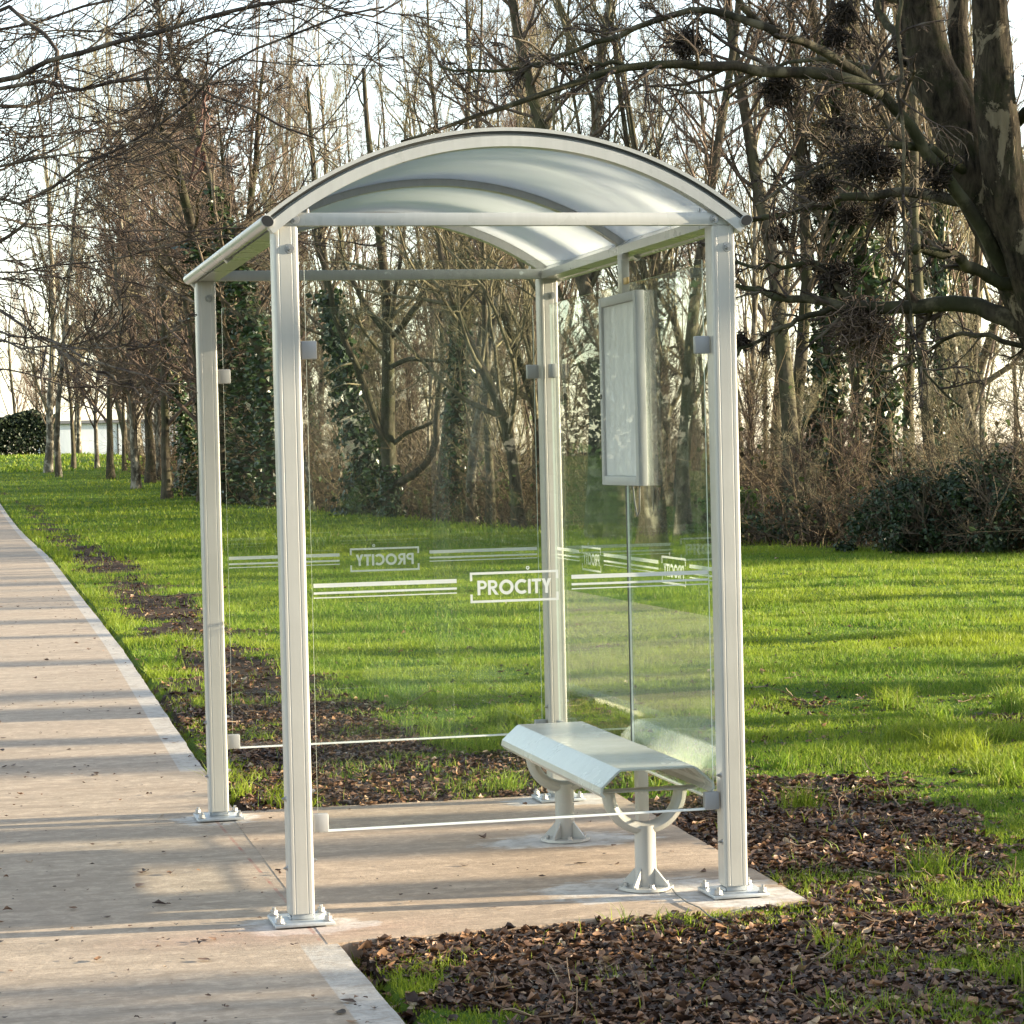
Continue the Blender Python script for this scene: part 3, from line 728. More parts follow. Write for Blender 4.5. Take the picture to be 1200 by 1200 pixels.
# ------------------------------------------------------------------ bench
BX = 1.195
bn = empty('bench', (BX, .75, .004), 'low cream metal bench with sloping edges on two forked legs', 'bench')
brel = -Vector(bn.location)
def br(o): o.location = brel; return o
def seat():
    top, dz = .428, 0
    out = [(-.186, .338), (-.197, .352), (-.193, .372), (-.136, .423), (-.126, .428), (.126, .428), (.136, .423), (.193, .372), (.197, .352), (.186, .338)]
    inn = [(.178, .3405), (.188, .353), (.185, .369), (.131, .418), (.124, .422), (-.124, .422), (-.131, .418), (-.185, .369), (-.188, .353), (-.178, .3405)]
    prof = [(BX+x, z) for x, z in out+inn]
    b = BM(); b.prism(prof, .035, 1.495, 'Y'); return b.build('seat', MT['seat'], bn, 25)
st_ = br(seat())
for y in (.20, 1.30):
    b = BM(); b.box(BX-.176, BX+.176, y-.03, y+.03, .333, .3395, .001); br(b.build('cross_bar', MT['paint2'], bn))
    # leg: pipe, half ring, flange and gussets
    b = BM()
    b.cyl((BX, y, .014), (BX, y, .218), .036, .036, 28)
    rings = []
    for i in range(25):
        a = math.pi+math.pi*i/24
        c_ = Vector((BX+.125*math.cos(a), y, .332+.125*math.sin(a)))
        t1 = Vector((math.cos(a), 0, math.sin(a))); t2 = Vector((0, 1, 0))
        rings.append([c_+.0225*(math.cos(q_*math.pi/6)*t1+1.35*math.sin(q_*math.pi/6)*t2) for q_ in range(12)])
    b.strip(rings)
    lg = br(b.build('leg', MT['paint'], bn))
    b = BM(); b.cyl((BX, y, .0042), (BX, y, .014), .093, .092, 40)
    for k in range(4):
        a = k*math.pi/2+math.pi/4*1.0
        d = Vector((math.cos(a), math.sin(a), 0)); n_ = Vector((-math.sin(a), math.cos(a), 0))*.004
        o_ = Vector((BX, y, 0))
        tri = [o_+d*.033+Vector((0, 0, .0142)), o_+d*.086+Vector((0, 0, .0142)), o_+d*.086+Vector((0, 0, .022)), o_+d*.036+Vector((0, 0, .075))]
        b.strip([[p_-n_ for p_ in tri], [p_+n_ for p_ in tri]])
    b.build('flange', MT['paint'], lg)
    for k in range(4):
        a = k*math.pi/2
        q0 = Vector((BX+.07*math.cos(a), y+.07*math.sin(a), .0142))
        b = BM(); b.cyl(q0, q0+Vector((0, 0, .003)), .012, .012, 14); b.cyl(q0+Vector((0, 0, .0032)), q0+Vector((0, 0, .012)), .009, .009, 6); b.build('anchor_bolt', MT['bolt'], lg)
# loose thin wire on the slab at the near leg
wp = [ground_at(x, y)+np.array([0, 0, .008]) for x, y in ((776, 1030), (786, 1042), (792, 1052), (805, 1062), (820, 1070), (832, 1077), (846, 1086))]
tag(tube_mesh('wire', wp, .0022, MT['cable']), 'thin grey wire trailing from the bench leg over the slab edge', 'wire')

# ------------------------------------------------------------------ trees
def rdir(rng, n):
    v = rng.normal(size=(n, 3)); return v/np.linalg.norm(v, axis=1, keepdims=True)
def grow(rng, base, dirs, length, r0, r1, K, wander, up):
    n = len(base); P = np.zeros((n, K, 3)); P[:, 0] = base; d = dirs.copy()
    step = (length/(K-1))[:, None]
    for i in range(1, K):
        d = d+wander*rng.normal(size=(n, 3))+np.array([0, 0, 1.])*up
        d /= np.linalg.norm(d, axis=1, keepdims=True)
        P[:, i] = P[:, i-1]+d*step
    t = np.linspace(0, 1, K)[None]
    return P, r0[:, None]*(1-t)+r1[:, None]*t
def spawn(rng, P, R, m, t0, t1, ang0, ang1, lf, lmin=0, taper=1.0, rk=.6):
    """m children per parent: bases, directions, lengths, radii"""
    n, K, _ = P.shape
    t = rng.uniform(t0, t1, (n, m)); x = t*(K-1); i = np.minimum(x.astype(int), K-2); fr = (x-i)[..., None]
    rows = np.arange(n)[:, None]
    base = P[rows, i]*(1-fr)+P[rows, i+1]*fr
    tan = P[rows, i+1]-P[rows, i]; tan /= np.linalg.norm(tan, axis=2, keepdims=True)+1e-9
    rad = (R[rows, i]*(1-fr[..., 0])+R[rows, i+1]*fr[..., 0])
    rv = rng.normal(size=(n, m, 3)); perp = rv-(rv*tan).sum(2, keepdims=True)*tan; perp /= np.linalg.norm(perp, axis=2, keepdims=True)+1e-9
    a = rng.uniform(ang0, ang1, (n, m))[..., None]
    d = tan*np.cos(a)+perp*np.sin(a)
    plen = np.linalg.norm(np.diff(P, axis=1), axis=2).sum(1)[:, None]
    L = np.maximum(plen*lf*(1-taper*.55*t)*rng.uniform(.65, 1.25, (n, m)), lmin)
    return base.reshape(-1, 3), d.reshape(-1, 3), L.ravel(), (rad*rk).ravel()
def crown_levels(rng, P, R, spec):
    """spec: list of dicts per level -> list of (V, faces)"""
    out = []
    for s in spec:
        b, d, L, r = spawn(rng, P, R, s['n'], s.get('t0', .2), s.get('t1', 1), s.get('a0', .5), s.get('a1', 1.1), s['l'], s.get('lmin', 0), s.get('tp', 1), s.get('rk', .55))
        r = np.maximum(r, s.get('rmin', .003))
        P, R = grow(rng, b, d, L, r, np.maximum(r*s.get('end', .35), .0022), s.get('K', 5), s.get('w', .15), s.get('up', .05))
        out.append(tubes(P, R, s.get('sides', 3), s.get('sides', 3) > 4))
    return out
def make_tree(name, seed, h, r, spec, trunk_mat, twig_mat, lean=0, cat='tree', ivy=None, trunk_extra=None, wander=.05, sides=9, r_top=.12):
    rng = np.random.default_rng(seed)
    P, R = grow(rng, np.zeros((1, 3))-np.array([[0, 0, .12]]), np.array([[lean, rng.normal()*.03, 1.]]), np.array([h]), np.array([r]), np.array([r*r_top]), 14, wander, .06)
    R[:, 0] *= 1.45; R[:, 1] *= 1.06
    root = empty(name); root['category'] = cat
    tm = link('trunk', mesh_np('trunk', *tubes(P, R, sides), [trunk_mat]), root)
    V, Fc = join(crown_levels(rng, P, R, spec))
    link('crown', mesh_np('crown', V, Fc, [twig_mat]), root)
    if ivy: add_ivy(rng, P, R, root, **ivy)
    return root
def leaves(rng, C, Nrm, size, asp=.8, fold=.25):
    """diamond leaves: 4 verts, 2 tris each"""
    n = len(C)
    u = np.cross(Nrm, rdir(rng, n)); u /= np.linalg.norm(u, axis=1, keepdims=True)+1e-9
    v = np.cross(Nrm, u)
    s = size[:, None]
    V = np.stack([C-u*s, C+v*s*asp+Nrm*s*fold, C+u*s, C-v*s*asp+Nrm*s*fold], 1).reshape(-1, 3)
    i = np.arange(n)[:, None]*4
    return V, [np.concatenate([i+np.array([[0, 1, 2]]), i+np.array([[0, 2, 3]])])]
def add_ivy(rng, P, R, root, n=1400, t0=0, t1=.6, spread=.14, size=.055, mat=None):
    K = P.shape[1]; t = t0+(t1-t0)*rng.random(n)**1.15; x = t*(K-1); i = np.minimum(x.astype(int), K-2); fr = (x-i)[:, None]
    c = P[0, i]*(1-fr)+P[0, i+1]*fr; rr = R[0, i]*(1-fr[:, 0])+R[0, i+1]*fr[:, 0]
    a = rng.uniform(0, 2*math.pi, n); o = np.stack([np.cos(a), np.sin(a), np.zeros(n)], 1)
    clump = .35+1.3*fbm(a*1.3+c[:, 2]*.2, c[:, 2]*1.1+5)
    c = c+o*(rr+np.abs(rng.normal(size=n))*spread*clump*(1.15-.6*t/t1))[:, None]
    nr = o+rng.normal(size=(n, 3))*.5+np.array([0, 0, .3]); nr /= np.linalg.norm(nr, axis=1, keepdims=True)
    V, Fc = leaves(rng, c, nr, size*rng.uniform(.6, 1.3, n))
    return link('ivy', mesh_np('ivy', V, Fc, [mat or MT['ivy']], smooth=False), root)

SP_POLE = [dict(n=30, t0=.28, a0=.5, a1=1.05, l=.22, K=7, w=.13, up=.10, rk=.40, rmin=.016, sides=5),
           dict(n=7, t0=.15, a0=.4, a1=.95, l=.45, K=5, w=.16, up=.06, rmin=.009, sides=4),
           dict(n=6, t0=.15, a0=.4, a1=1.0, l=.48, K=4, w=.18, up=.04, rmin=.006),
           dict(n=4, t0=.15, a0=.4, a1=1.0, l=.6, K=3, w=.2, up=.02, rmin=.0044)]
SP_UP = [dict(n=34, t0=.12, a0=.3, a1=.7, l=.34, K=8, w=.09, up=.13, rk=.38, rmin=.016, sides=5),
         dict(n=8, t0=.2, a0=.3, a1=.75, l=.40, K=5, w=.12, up=.10, rmin=.009, sides=4),
         dict(n=6, t0=.15, a0=.3, a1=.85, l=.45, K=4, w=.14, up=.06, rmin=.006),
         dict(n=4, t0=.15, a0=.3, a1=.95, l=.6, K=3, w=.17, up=.04, rmin=.0044)]
SP_ROUND = [dict(n=26, t0=.16, a0=.6, a1=1.3, l=.46, K=8, w=.15, up=.09, rk=.45, rmin=.03, sides=6),
            dict(n=11, t0=.15, a0=.5, a1=1.05, l=.42, K=6, w=.18, up=.04, rmin=.014, sides=4),
            dict(n=9, t0=.12, a0=.5, a1=1.1, l=.42, K=4, w=.2, up=.02, rmin=.010),
            dict(n=5, t0=.12, a0=.5, a1=1.1, l=.52, K=3, w=.22, up=.0, rmin=.0085)]
SP_BROAD = [dict(n=16, t0=.18, a0=.6, a1=1.15, l=.50, K=9, w=.17, up=.07, rk=.5, rmin=.035, sides=7),
            dict(n=9, t0=.2, a0=.5, a1=1.0, l=.42, K=7, w=.2, up=.03, rmin=.014, sides=5),
            dict(n=8, t0=.15, a0=.5, a1=1.1, l=.42, K=5, w=.22, up=.02, rmin=.008),
            dict(n=5, t0=.15, a0=.5, a1=1.1, l=.52, K=3, w=.22, up=.01, rmin=.0055)]
SP_SAP = [dict(n=24, t0=.08, a0=.35, a1=.9, l=.42, K=6, w=.16, up=.08, rk=.55, rmin=.012, sides=4),
          dict(n=8, t0=.12, a0=.4, a1=1.0, l=.5, K=5, w=.2, up=.04, rmin=.007),
          dict(n=7, t0=.12, a0=.4, a1=1.1, l=.5, K=4, w=.22, up=.02, rmin=.0052)]
protos = {}
def proto(key, *a, **k): protos[key] = make_tree(*a, **k)
proto('pole0', 'bare_tree', 21, 15.5, .13, SP_POLE, MT['bark'], MT['twig'])
proto('pole1', 'bare_tree', 22, 14, .11, SP_POLE, MT['bark_pale'], MT['twig_olive'], wander=.07)
proto('pole2', 'bare_tree', 23, 17, .15, SP_POLE, MT['bark'], MT['twig_red'], wander=.06)
proto('ivy0', 'ivy_clad_tree', 24, 15, .17, SP_POLE, MT['bark'], MT['twig'], ivy=dict(n=1900, t1=.62, spread=.22, size=.075))
proto('ivy1', 'ivy_clad_tree', 25, 13.5, .15, SP_POLE, MT['bark'], MT['twig_olive'], ivy=dict(n=1500, t1=.48, spread=.17, size=.07), wander=.07)
proto('up0', 'bare_tree', 26, 16.5, .15, SP_UP, MT['bark_pale'], MT['twig_olive'])
proto('up1', 'bare_tree', 27, 15, .14, SP_UP, MT['bark'], MT['twig_red'])
proto('round0', 'bare_tree', 28, 10.5, .19, SP_ROUND, MT['bark'], MT['twig_red'], wander=.09)
proto('round1', 'bare_tree', 29, 9.5, .17, SP_ROUND, MT['bark_pale'], MT['twig'], wander=.10)
proto('broad0', 'bare_tree', 30, 12.5, .24, SP_BROAD, MT['bark'], MT['twig'], wander=.09)
proto('broad1', 'bare_tree', 31, 11.5, .2, SP_BROAD, MT['bark'], MT['twig_olive'], wander=.10)
proto('sap0', 'sapling', 41, 5.2, .035, SP_SAP, MT['bark'], MT['twig_olive'], wander=.11, sides=6)
proto('sap1', 'sapling', 42, 4.2, .03, SP_SAP, MT['bark'], MT['twig_red'], wander=.13, sides=6)
proto('sap2', 'sapling', 43, 6.4, .04, SP_SAP, MT['bark_pale'], MT['twig'], wander=.10, sides=6)
used = set()
HT = dict(pole0=15.5, pole1=14, pole2=17, ivy0=15, ivy1=13.5, up0=16.5, up1=15, round0=10.5, round1=9.5, broad0=12.5, broad1=11.5)
def place(key, loc, rz, sc, label, group=None):
    p = protos[key]
    if isinstance(sc, (int, float)): sc = (sc, sc)
    loc = (loc[0], loc[1], float(hz(loc[0], loc[1])))
    if key not in used:
        used.add(key); p.location = loc; p.rotation_euler = (0, 0, rz); p.scale = (sc[0], sc[0], sc[1]); p['label'] = label
        if group: p['group'] = group
        return p
    return copy_tree(p, loc, rz, sc, label, group)
def bare(key, px, py, rz, sc, label, group='trees along the front edge of the wood'): return place(key, ground_at(px, py), rz, sc, label, group)

# --- front rank of the wood, each where its trunk meets the grass
bare('ivy0', 318, 594, .4, (1.5, .95), 'tallest dark ivy covered tree seen between the two left shelter posts')
bare('ivy0', 283, 588, 2.4, (1.5, .85), 'dark ivy covered tree just right of the rear left shelter post')
bare('ivy0', 298, 590, 1.3, (2.1, .8), 'broadest dark ivy mass between the two left shelter posts')
bare('ivy0', 268, 584, 5.3, (1.9, .75), 'dark ivy covered tree directly beside the rear left shelter post glass edge')
bare('ivy1', 226, 581, 1.0, (1.25, .8), 'ivy clad tree just left of the rear left shelter post')
bare('pole1', 206, 574, 2.0, (1.2, .8), 'pale trunked tree leaning left at the left end of the wood')
bare('pole1', 366, 598, 4.0, (.6, .7), 'thin pale tree right beside the front left post')
bare('pole0', 514, 608, 1.2, (.95, .85), 'slim dark tree right of the forked tree')
bare('ivy1', 536, 609, 3.3, (1.0, .95), 'straight ivy footed tree in the middle of the front glass')
bare('pole1', 554, 612, .2, (1.0, .9), 'slim pale barked tree in the middle of the front glass')
bare('pole2', 575, 614, 5.2, (.6, .75), 'thin reddish tree right of the pale barked tree')
bare('broad1', 608, 618, 2.2, (.62, .8), 'crooked many stemmed tree left of the rear right post')
bare('up0', 697, 632, 1.5, (1.0, .8), 'pale trunked tree just right of the rear right post')
bare('pole2', 722, 634, 3.5, (1.1, .8), 'dark trunked tree behind the notice case')
bare('pole0', 765, 632, 2.6, (.7, .72), 'thin tree behind the right glass wall near the seam')
bare('pole2', 800, 634, .6, (.8, .8), 'slim tree behind the right glass wall near the front post')
bare('pole0', 918, 628, .9, (1.0, .9), 'leaning brown tree first to the right of the shelter')
bare('pole2', 932, 630, 2.9, (1.0, .9), 'brown tree rising straight beside the leaning tree right of the shelter')
bare('ivy1', 956, 626, 4.1, (.95, .95), 'dark tree with green ivy on its foot left of the broom filled branches')
bare('ivy0', 984, 624, 5.0, (.8, .9), 'narrow ivy wrapped tree beneath the largest twig clump')
bare('pole2', 1006, 622, 1.9, (.9, .9), 'bare reddish trunk between two ivy wrapped trees')
bare('ivy0', 1036, 624, .1, (1.0, .9), 'broad ivy wrapped tree below the end of the lowest big limb')
bare('pole0', 1068, 618, 2.2, (.85, .9), 'bare brown tree left of the evergreen shrub')
bare('ivy0', 1115, 618, 1.1, (1.05, .85), 'tall ivy tree rising behind the dark evergreen shrub')
bare('pole1', 1160, 622, 3.9, (.8, .85), 'pale thin tree behind the right edge shrubs')
# --- far row on the left, standing on the lawn
FR = 'small trees on the far lawn'
bare('round1', 57, 546, .3, (.55, .85), 'small tree nearest the far hedge with a pale bent trunk', FR)
bare('round0', 86, 549, 1.8, (.55, .9), 'dark trunked small tree in front of the white building', FR)
bare('round1', 114, 549, 3.6, (.6, .95), 'forked leaning small tree at the right end of the white building', FR)
bare('round0', 146, 552, 5.0, (.45, .9), 'slim small tree between the leaning one and the sunlit one', FR)
bare('round1', 160, 557, 4.5, (.6, .9), 'sunlit yellowish twin stemmed small tree left of the wood', FR)
bare('round1', 186, 562, .7, (.6, .9), 'pale small tree at the corner where the wood begins', FR)
# brown rounded crowns over the left end of the wood
for i, (px, py, key, rz, s, lab) in enumerate((
        (176, 566, 'round0', 2.0, 1.12, 'dense brown round crowned tree left of the rear left post'),
        (215, 572, 'round0', 4.0, 1.0, 'dense brown tree directly behind the rear left post'),
        (245, 570, 'round0', 1.1, 1.22, 'tallest dense brown tree above the gutter of the shelter'),
        (130, 560, 'round0', 5.5, .95, 'dense brown tree behind the sunlit twin stemmed tree'),
        (276, 576, 'round1', 3.0, 1.15, 'dense brown tree above the rear tie bar'),
        (196, 584, 'round0', 2.7, 1.0, 'dense brown tree standing foremost at the left end of the wood'),
        (238, 588, 'round0', .2, 1.05, 'dense brown tree half hidden by the rear left post'),
        (262, 590, 'round0', 3.4, 1.1, 'dense brown tree just right of the rear left post in front of the ivy trees'),
        (160, 572, 'round1', 4.9, 1.1, 'dense brown tree behind the foremost one at the left end of the wood'))):
    bare(key, px, py, rz, (s*.82, s), lab, 'dense brown trees at the left end of the wood')
# --- deeper ranks
rng = np.random.default_rng(5)
keys = ['pole0', 'pole2', 'up0', 'up1', 'pole1', 'up1', 'broad0', 'pole2', 'up0', 'broad1', 'ivy1']
cnt = 0
LAB = 'tall slender bare tree among the crowded ranks deep in the wood'
Y = 26.0
while Y < 125:
    xl = wood_edge(Y)+1.6; xr = -1.08+(Y+7.76)*.47+4
    stp = 2.0+.022*(Y-26)
    X = xl+rng.uniform(0, stp)
    while X < xr:
        k = keys[rng.integers(len(keys))]
        s = rng.uniform(.78, 1.12)
        vx = (np.array([X, Y, 1.])-CAM); ppx = 600+F*float(vx @ CR)/float(vx @ CF)
        if rng.random() < (.66 if ppx > 800 else .42 if ppx > 660 else .22):
            X += stp*rng.uniform(.75, 1.5); continue
        place(k, (X+rng.uniform(-.8, .8), Y+rng.uniform(-1.2, 1.2)), rng.uniform(0, 6.28), (s*rng.uniform(.5, .78), s), LAB, 'bare trees crowded deep in the wood')
        cnt += 1
        X += stp*rng.uniform(.75, 1.5)
    Y += 3.0+.040*(Y-26)
for i in range(130):
    Y = 23+82*rng.random()**1.5
    X = wood_edge(Y)+.7+rng.random()**1.4*10
    if X > -1.08+(Y+7.76)*.48+2: continue
    vx = (np.array([X, Y, 1.])-CAM); ppx = 600+F*float(vx @ CR)/float(vx @ CF)
    s = rng.uniform(.75, 1.25)*(.55 if ppx > 800 else .8 if ppx > 660 else 1)
    place(('sap0', 'sap1', 'sap2')[i % 3], (X, Y), rng.uniform(0, 6.28), (s*1.1, s), 'thin many branched sapling in the tangle under the tall trees of the wood', 'saplings under the trees of the wood')
BK = ('round0', 'broad0', 'ivy0', 'round1', 'broad1', 'ivy1')
for i in range(44):
    place(BK[i % 6], (-9+(i % 22)*1.35+rng.uniform(-.5, .5), (-27 if i < 22 else -36)-rng.uniform(0, 6)), rng.uniform(0, 6.28), rng.uniform(.9, 1.15), 'bare tree standing behind the photographer', 'bare trees behind the photographer')
for i, (X, Y, k, s) in enumerate(((-4.9, 19.5, 'ivy1', .8), (-5.6, 24.5, 'pole1', 1.0), (-6.6, 28.5, 'broad0', .8), (-8.5, 33, 'round1', .8), (-11, 44, 'broad1', 1.0), (-14, 52, 'up0', 1.0), (-17, 66, 'round0', 1.1), (-20, 72, 'broad0', 1.1), (-24, 82, 'up1', 1.0), (-19, 84, 'round1', 1.3), (-28, 95, 'broad0', 1.2), (-22, 98, 'pole2', 1.1))):
    place(k, (X, Y), 2.1*i, s, 'bare tree left of the path seen only as a reflection in the right glass wall', 'trees left of the path mirrored in the glass')
for i in range(16):
    Y = rng.uniform(95, 150); e_ = at(rng.uniform(10, 420), 530, Y)
    place(('up0', 'up1', 'pole1', 'up0')[i % 4], (e_[0], e_[1]), rng.uniform(0, 6), (1.05, rng.uniform(1.15, 1.6)), 'tallest thin tree rising behind the brown crowns at the left end of the wood', 'tall thin trees behind the left end of the wood')
for (X, Y, k, s) in ((2.0, 190, 'up0', 1.0), (-.5, 235, 'up1', 1.0), (5.5, 200, 'up1', 1.1), (9, 185, 'up0', 1.1), (12, 170, 'broad0', 1.2), (3.2, 240, 'up0', 1.2), (8, 230, 'up1', 1.2), (-4, 250, 'up0', 1.0), (15, 150, 'up1', 1.1), (7.5, 150, 'up0', 1.0)):
    place(k, (X, Y), rng.uniform(0, 6), s, 'tall faint bare tree far beyond the hedge and the white building', 'distant trees beyond the hedge')
# trees along the open side to the right, outside the picture: their trunks stripe the path
for i, (X, Y, k, s) in enumerate(((15, -1.02, 'pole0', (1.5, 1)), (17, -.62, 'ivy1', (.9, 1)), (16, -.08, 'pole2', (1.6, 1)), (18, 1.85, 'ivy1', (1.0, 1)), (19, 2.45, 'pole0', (1.5, 1)), (17, 3.0, 'pole2', (1.5, 1)), (22, 4.4, 'ivy1', (.8, 1)), (26, 5.6, 'pole0', (1.6, 1)), (21, 8.0, 'ivy1', (1.0, 1)), (28, 9.5, 'pole2', (1.5, 1)), (24, 12.5, 'ivy1', (1.0, 1)), (30, 16, 'pole0', (1.5, 1)), (33, 19, 'ivy1', (1.2, 1)), (27, 14.2, 'pole2', (1.2, 1)))):
    place(k, (X, Y), i*1.7, s, 'bare tree to the right of the lawn outside the picture', 'bare trees off the right edge of the lawn')

# --- traced trees -------------------------------------------------------------
def resample(pts, K, rng=None, jit=0):
    pts = np.array(pts, float); n = len(pts)
    e = np.concatenate([[2*pts[0]-pts[1]], pts, [2*pts[-1]-pts[-2]]])
    d = np.concatenate([[0], np.cumsum(np.linalg.norm(np.diff(pts[:, :3], axis=0), axis=1))]); s = np.linspace(0, d[-1], K)
    out = []
    for v in s:
        i = min(max(np.searchsorted(d, v, 'right')-1, 0), n-2); t = (v-d[i])/(d[i+1]-d[i]+1e-9)
        p0, p1, p2, p3 = e[i], e[i+1], e[i+2], e[i+3]
        out.append(.5*((2*p1)+(-p0+p2)*t+(2*p0-5*p1+4*p2-p3)*t*t+(-p0+3*p1-3*p2+p3)*t**3))
    o = np.array(out)
    if rng is not None and jit: o[1:-1, :3] += rng.normal(size=(K-2, 3))*jit
    return o
def limb(rng, trace, d0, d1, r0, r1, K=18, jit=.006, pre=None):
    """trace in pixels, depth runs d0..d1, radii given in pixels at that depth"""
    n = len(trace); P = [at(x, y, d0+(d1-d0)*i/max(1, n-1)) for i, (x, y) in enumerate(trace)]
    if pre is not None: P = list(pre)+P
    P = resample(P, K, rng, jit)[:, :3]
    dd = np.array([depth_of(p) for p in P]); t = np.linspace(0, 1, K)
    return P, (r0+(r1-r0)*t)*dd/F
def forked_tree():
    rng = np.random.default_rng(77)
    g = ground_at(457, 607); d = depth_of(g)
    root = empty('bare_tree', (g[0], g[1], g[2]), 'dark forked tree with a low curving right limb in the middle of the lawn edge', 'tree', 'trees along the front edge of the wood')
    L = [limb(rng, [(456, 609), (457, 585), (457, 555), (455, 520), (455, 470), (455, 420), (455, 380), (452, 340), (448, 300), (441, 250), (437, 200), (430, 140), (426, 80)], d, d, 10, 2.2),
         limb(rng, [(457, 527), (440, 493), (429, 458), (417, 429), (405, 402), (392, 370), (385, 330), (372, 290), (366, 240)], d, d-1, 5.5, 1.5),
         limb(rng, [(459, 570), (467, 566), (484, 558), (502, 540), (512, 515), (511, 495), (514, 460), (520, 420), (516, 370), (524, 310)], d, d-1.2, 5.2, 1.2),
         limb(rng, [(456, 524), (478, 507), (505, 496), (530, 478), (556, 470)], d, d-.6, 3, 1),
         limb(rng, [(456, 432), (464, 427), (480, 421), (513, 423), (551, 429), (575, 443), (600, 440)], d, d-2, 3.2, 1),
         limb(rng, [(456, 395), (467, 388), (480, 370), (496, 348), (512, 310), (530, 260), (540, 210), (556, 160)], d, d-1, 4.5, 1.4),
         limb(rng, [(455, 392), (449, 385), (435, 367), (423, 348), (405, 310), (396, 260), (380, 210)], d, d+1, 4.2, 1.3),
         limb(rng, [(457, 430), (458, 420), (456, 394), (462, 350), (470, 300), (476, 240), (474, 170), (480, 110)], d, d-.8, 3, 1.2)]
    P = np.array([l[0] for l in L]); Rr = np.array([l[1] for l in L])
    o = g; P = P-o
    link('trunk', mesh_np('trunk', *tubes(P, Rr, 9), [MT['bark']]), root)
    tw = [limb(rng, [(432, 481), (420, 484), (400, 493)], d, d-.5, 1.3, .6, 18), limb(rng, [(423, 451), (405, 450), (385, 459)], d-.4, d-1, 1.4, .6, 18)]
    P2 = np.array([l[0] for l in tw])-o; R2 = np.array([l[1] for l in tw])
    parts = [tubes(P2, R2, 4)]
    parts += crown_levels(rng, P, Rr, [dict(n=9, t0=.35, a0=.5, a1=1.1, l=.26, K=6, w=.2, up=.05, rk=.45, rmin=.016, sides=5), dict(n=6, t0=.15, l=.42, K=5, w=.22, up=.03, rmin=.009), dict(n=6, t0=.15, l=.45, K=4, w=.22, up=.02, rmin=.0058), dict(n=3, t0=.15, l=.5, K=3, w=.2, rmin=.0042)])
    link('crown', mesh_np('crown', *join(parts), [MT['twig_olive']]), root)
    add_ivy(rng, P[:1], Rr[:1], root, n=500, t0=0, t1=.12, spread=.06, size=.06)
forked_tree()
def ivy_leaner():
    rng = np.random.default_rng(78)
    g = ground_at(420, 603); d = depth_of(g)
    root = empty('ivy_clad_tree', (g[0], g[1], g[2]), 'left leaning trunk thickly wrapped in dark ivy beside the forked tree', 'tree', 'trees along the front edge of the wood')
    P, Rr = limb(rng, [(421, 605), (426, 570), (429, 537), (414, 496), (405, 452), (397, 408), (391, 379), (384, 330), (374, 260), (366, 180), (360, 90)], d, d, 8, 2)
    P = P[None]-g; Rr = Rr[None]
    link('trunk', mesh_np('trunk', *tubes(P, Rr, 9), [MT['bark']]), root)
    link('crown', mesh_np('crown', *join(crown_levels(rng, P, Rr, [dict(n=20, t0=.3, l=.3, K=6, w=.2, up=.06, rk=.45, rmin=.016, sides=5), dict(n=6, t0=.15, l=.42, K=5, w=.22, up=.03, rmin=.009), dict(n=6, t0=.15, l=.45, K=4, w=.22, rmin=.0058), dict(n=3, t0=.15, l=.5, K=3, w=.2, rmin=.0042)])), [MT['twig']]), root)
    add_ivy(rng, P, Rr, root, n=2400, t0=.0, t1=.52, spread=.26, size=.085)
ivy_leaner()

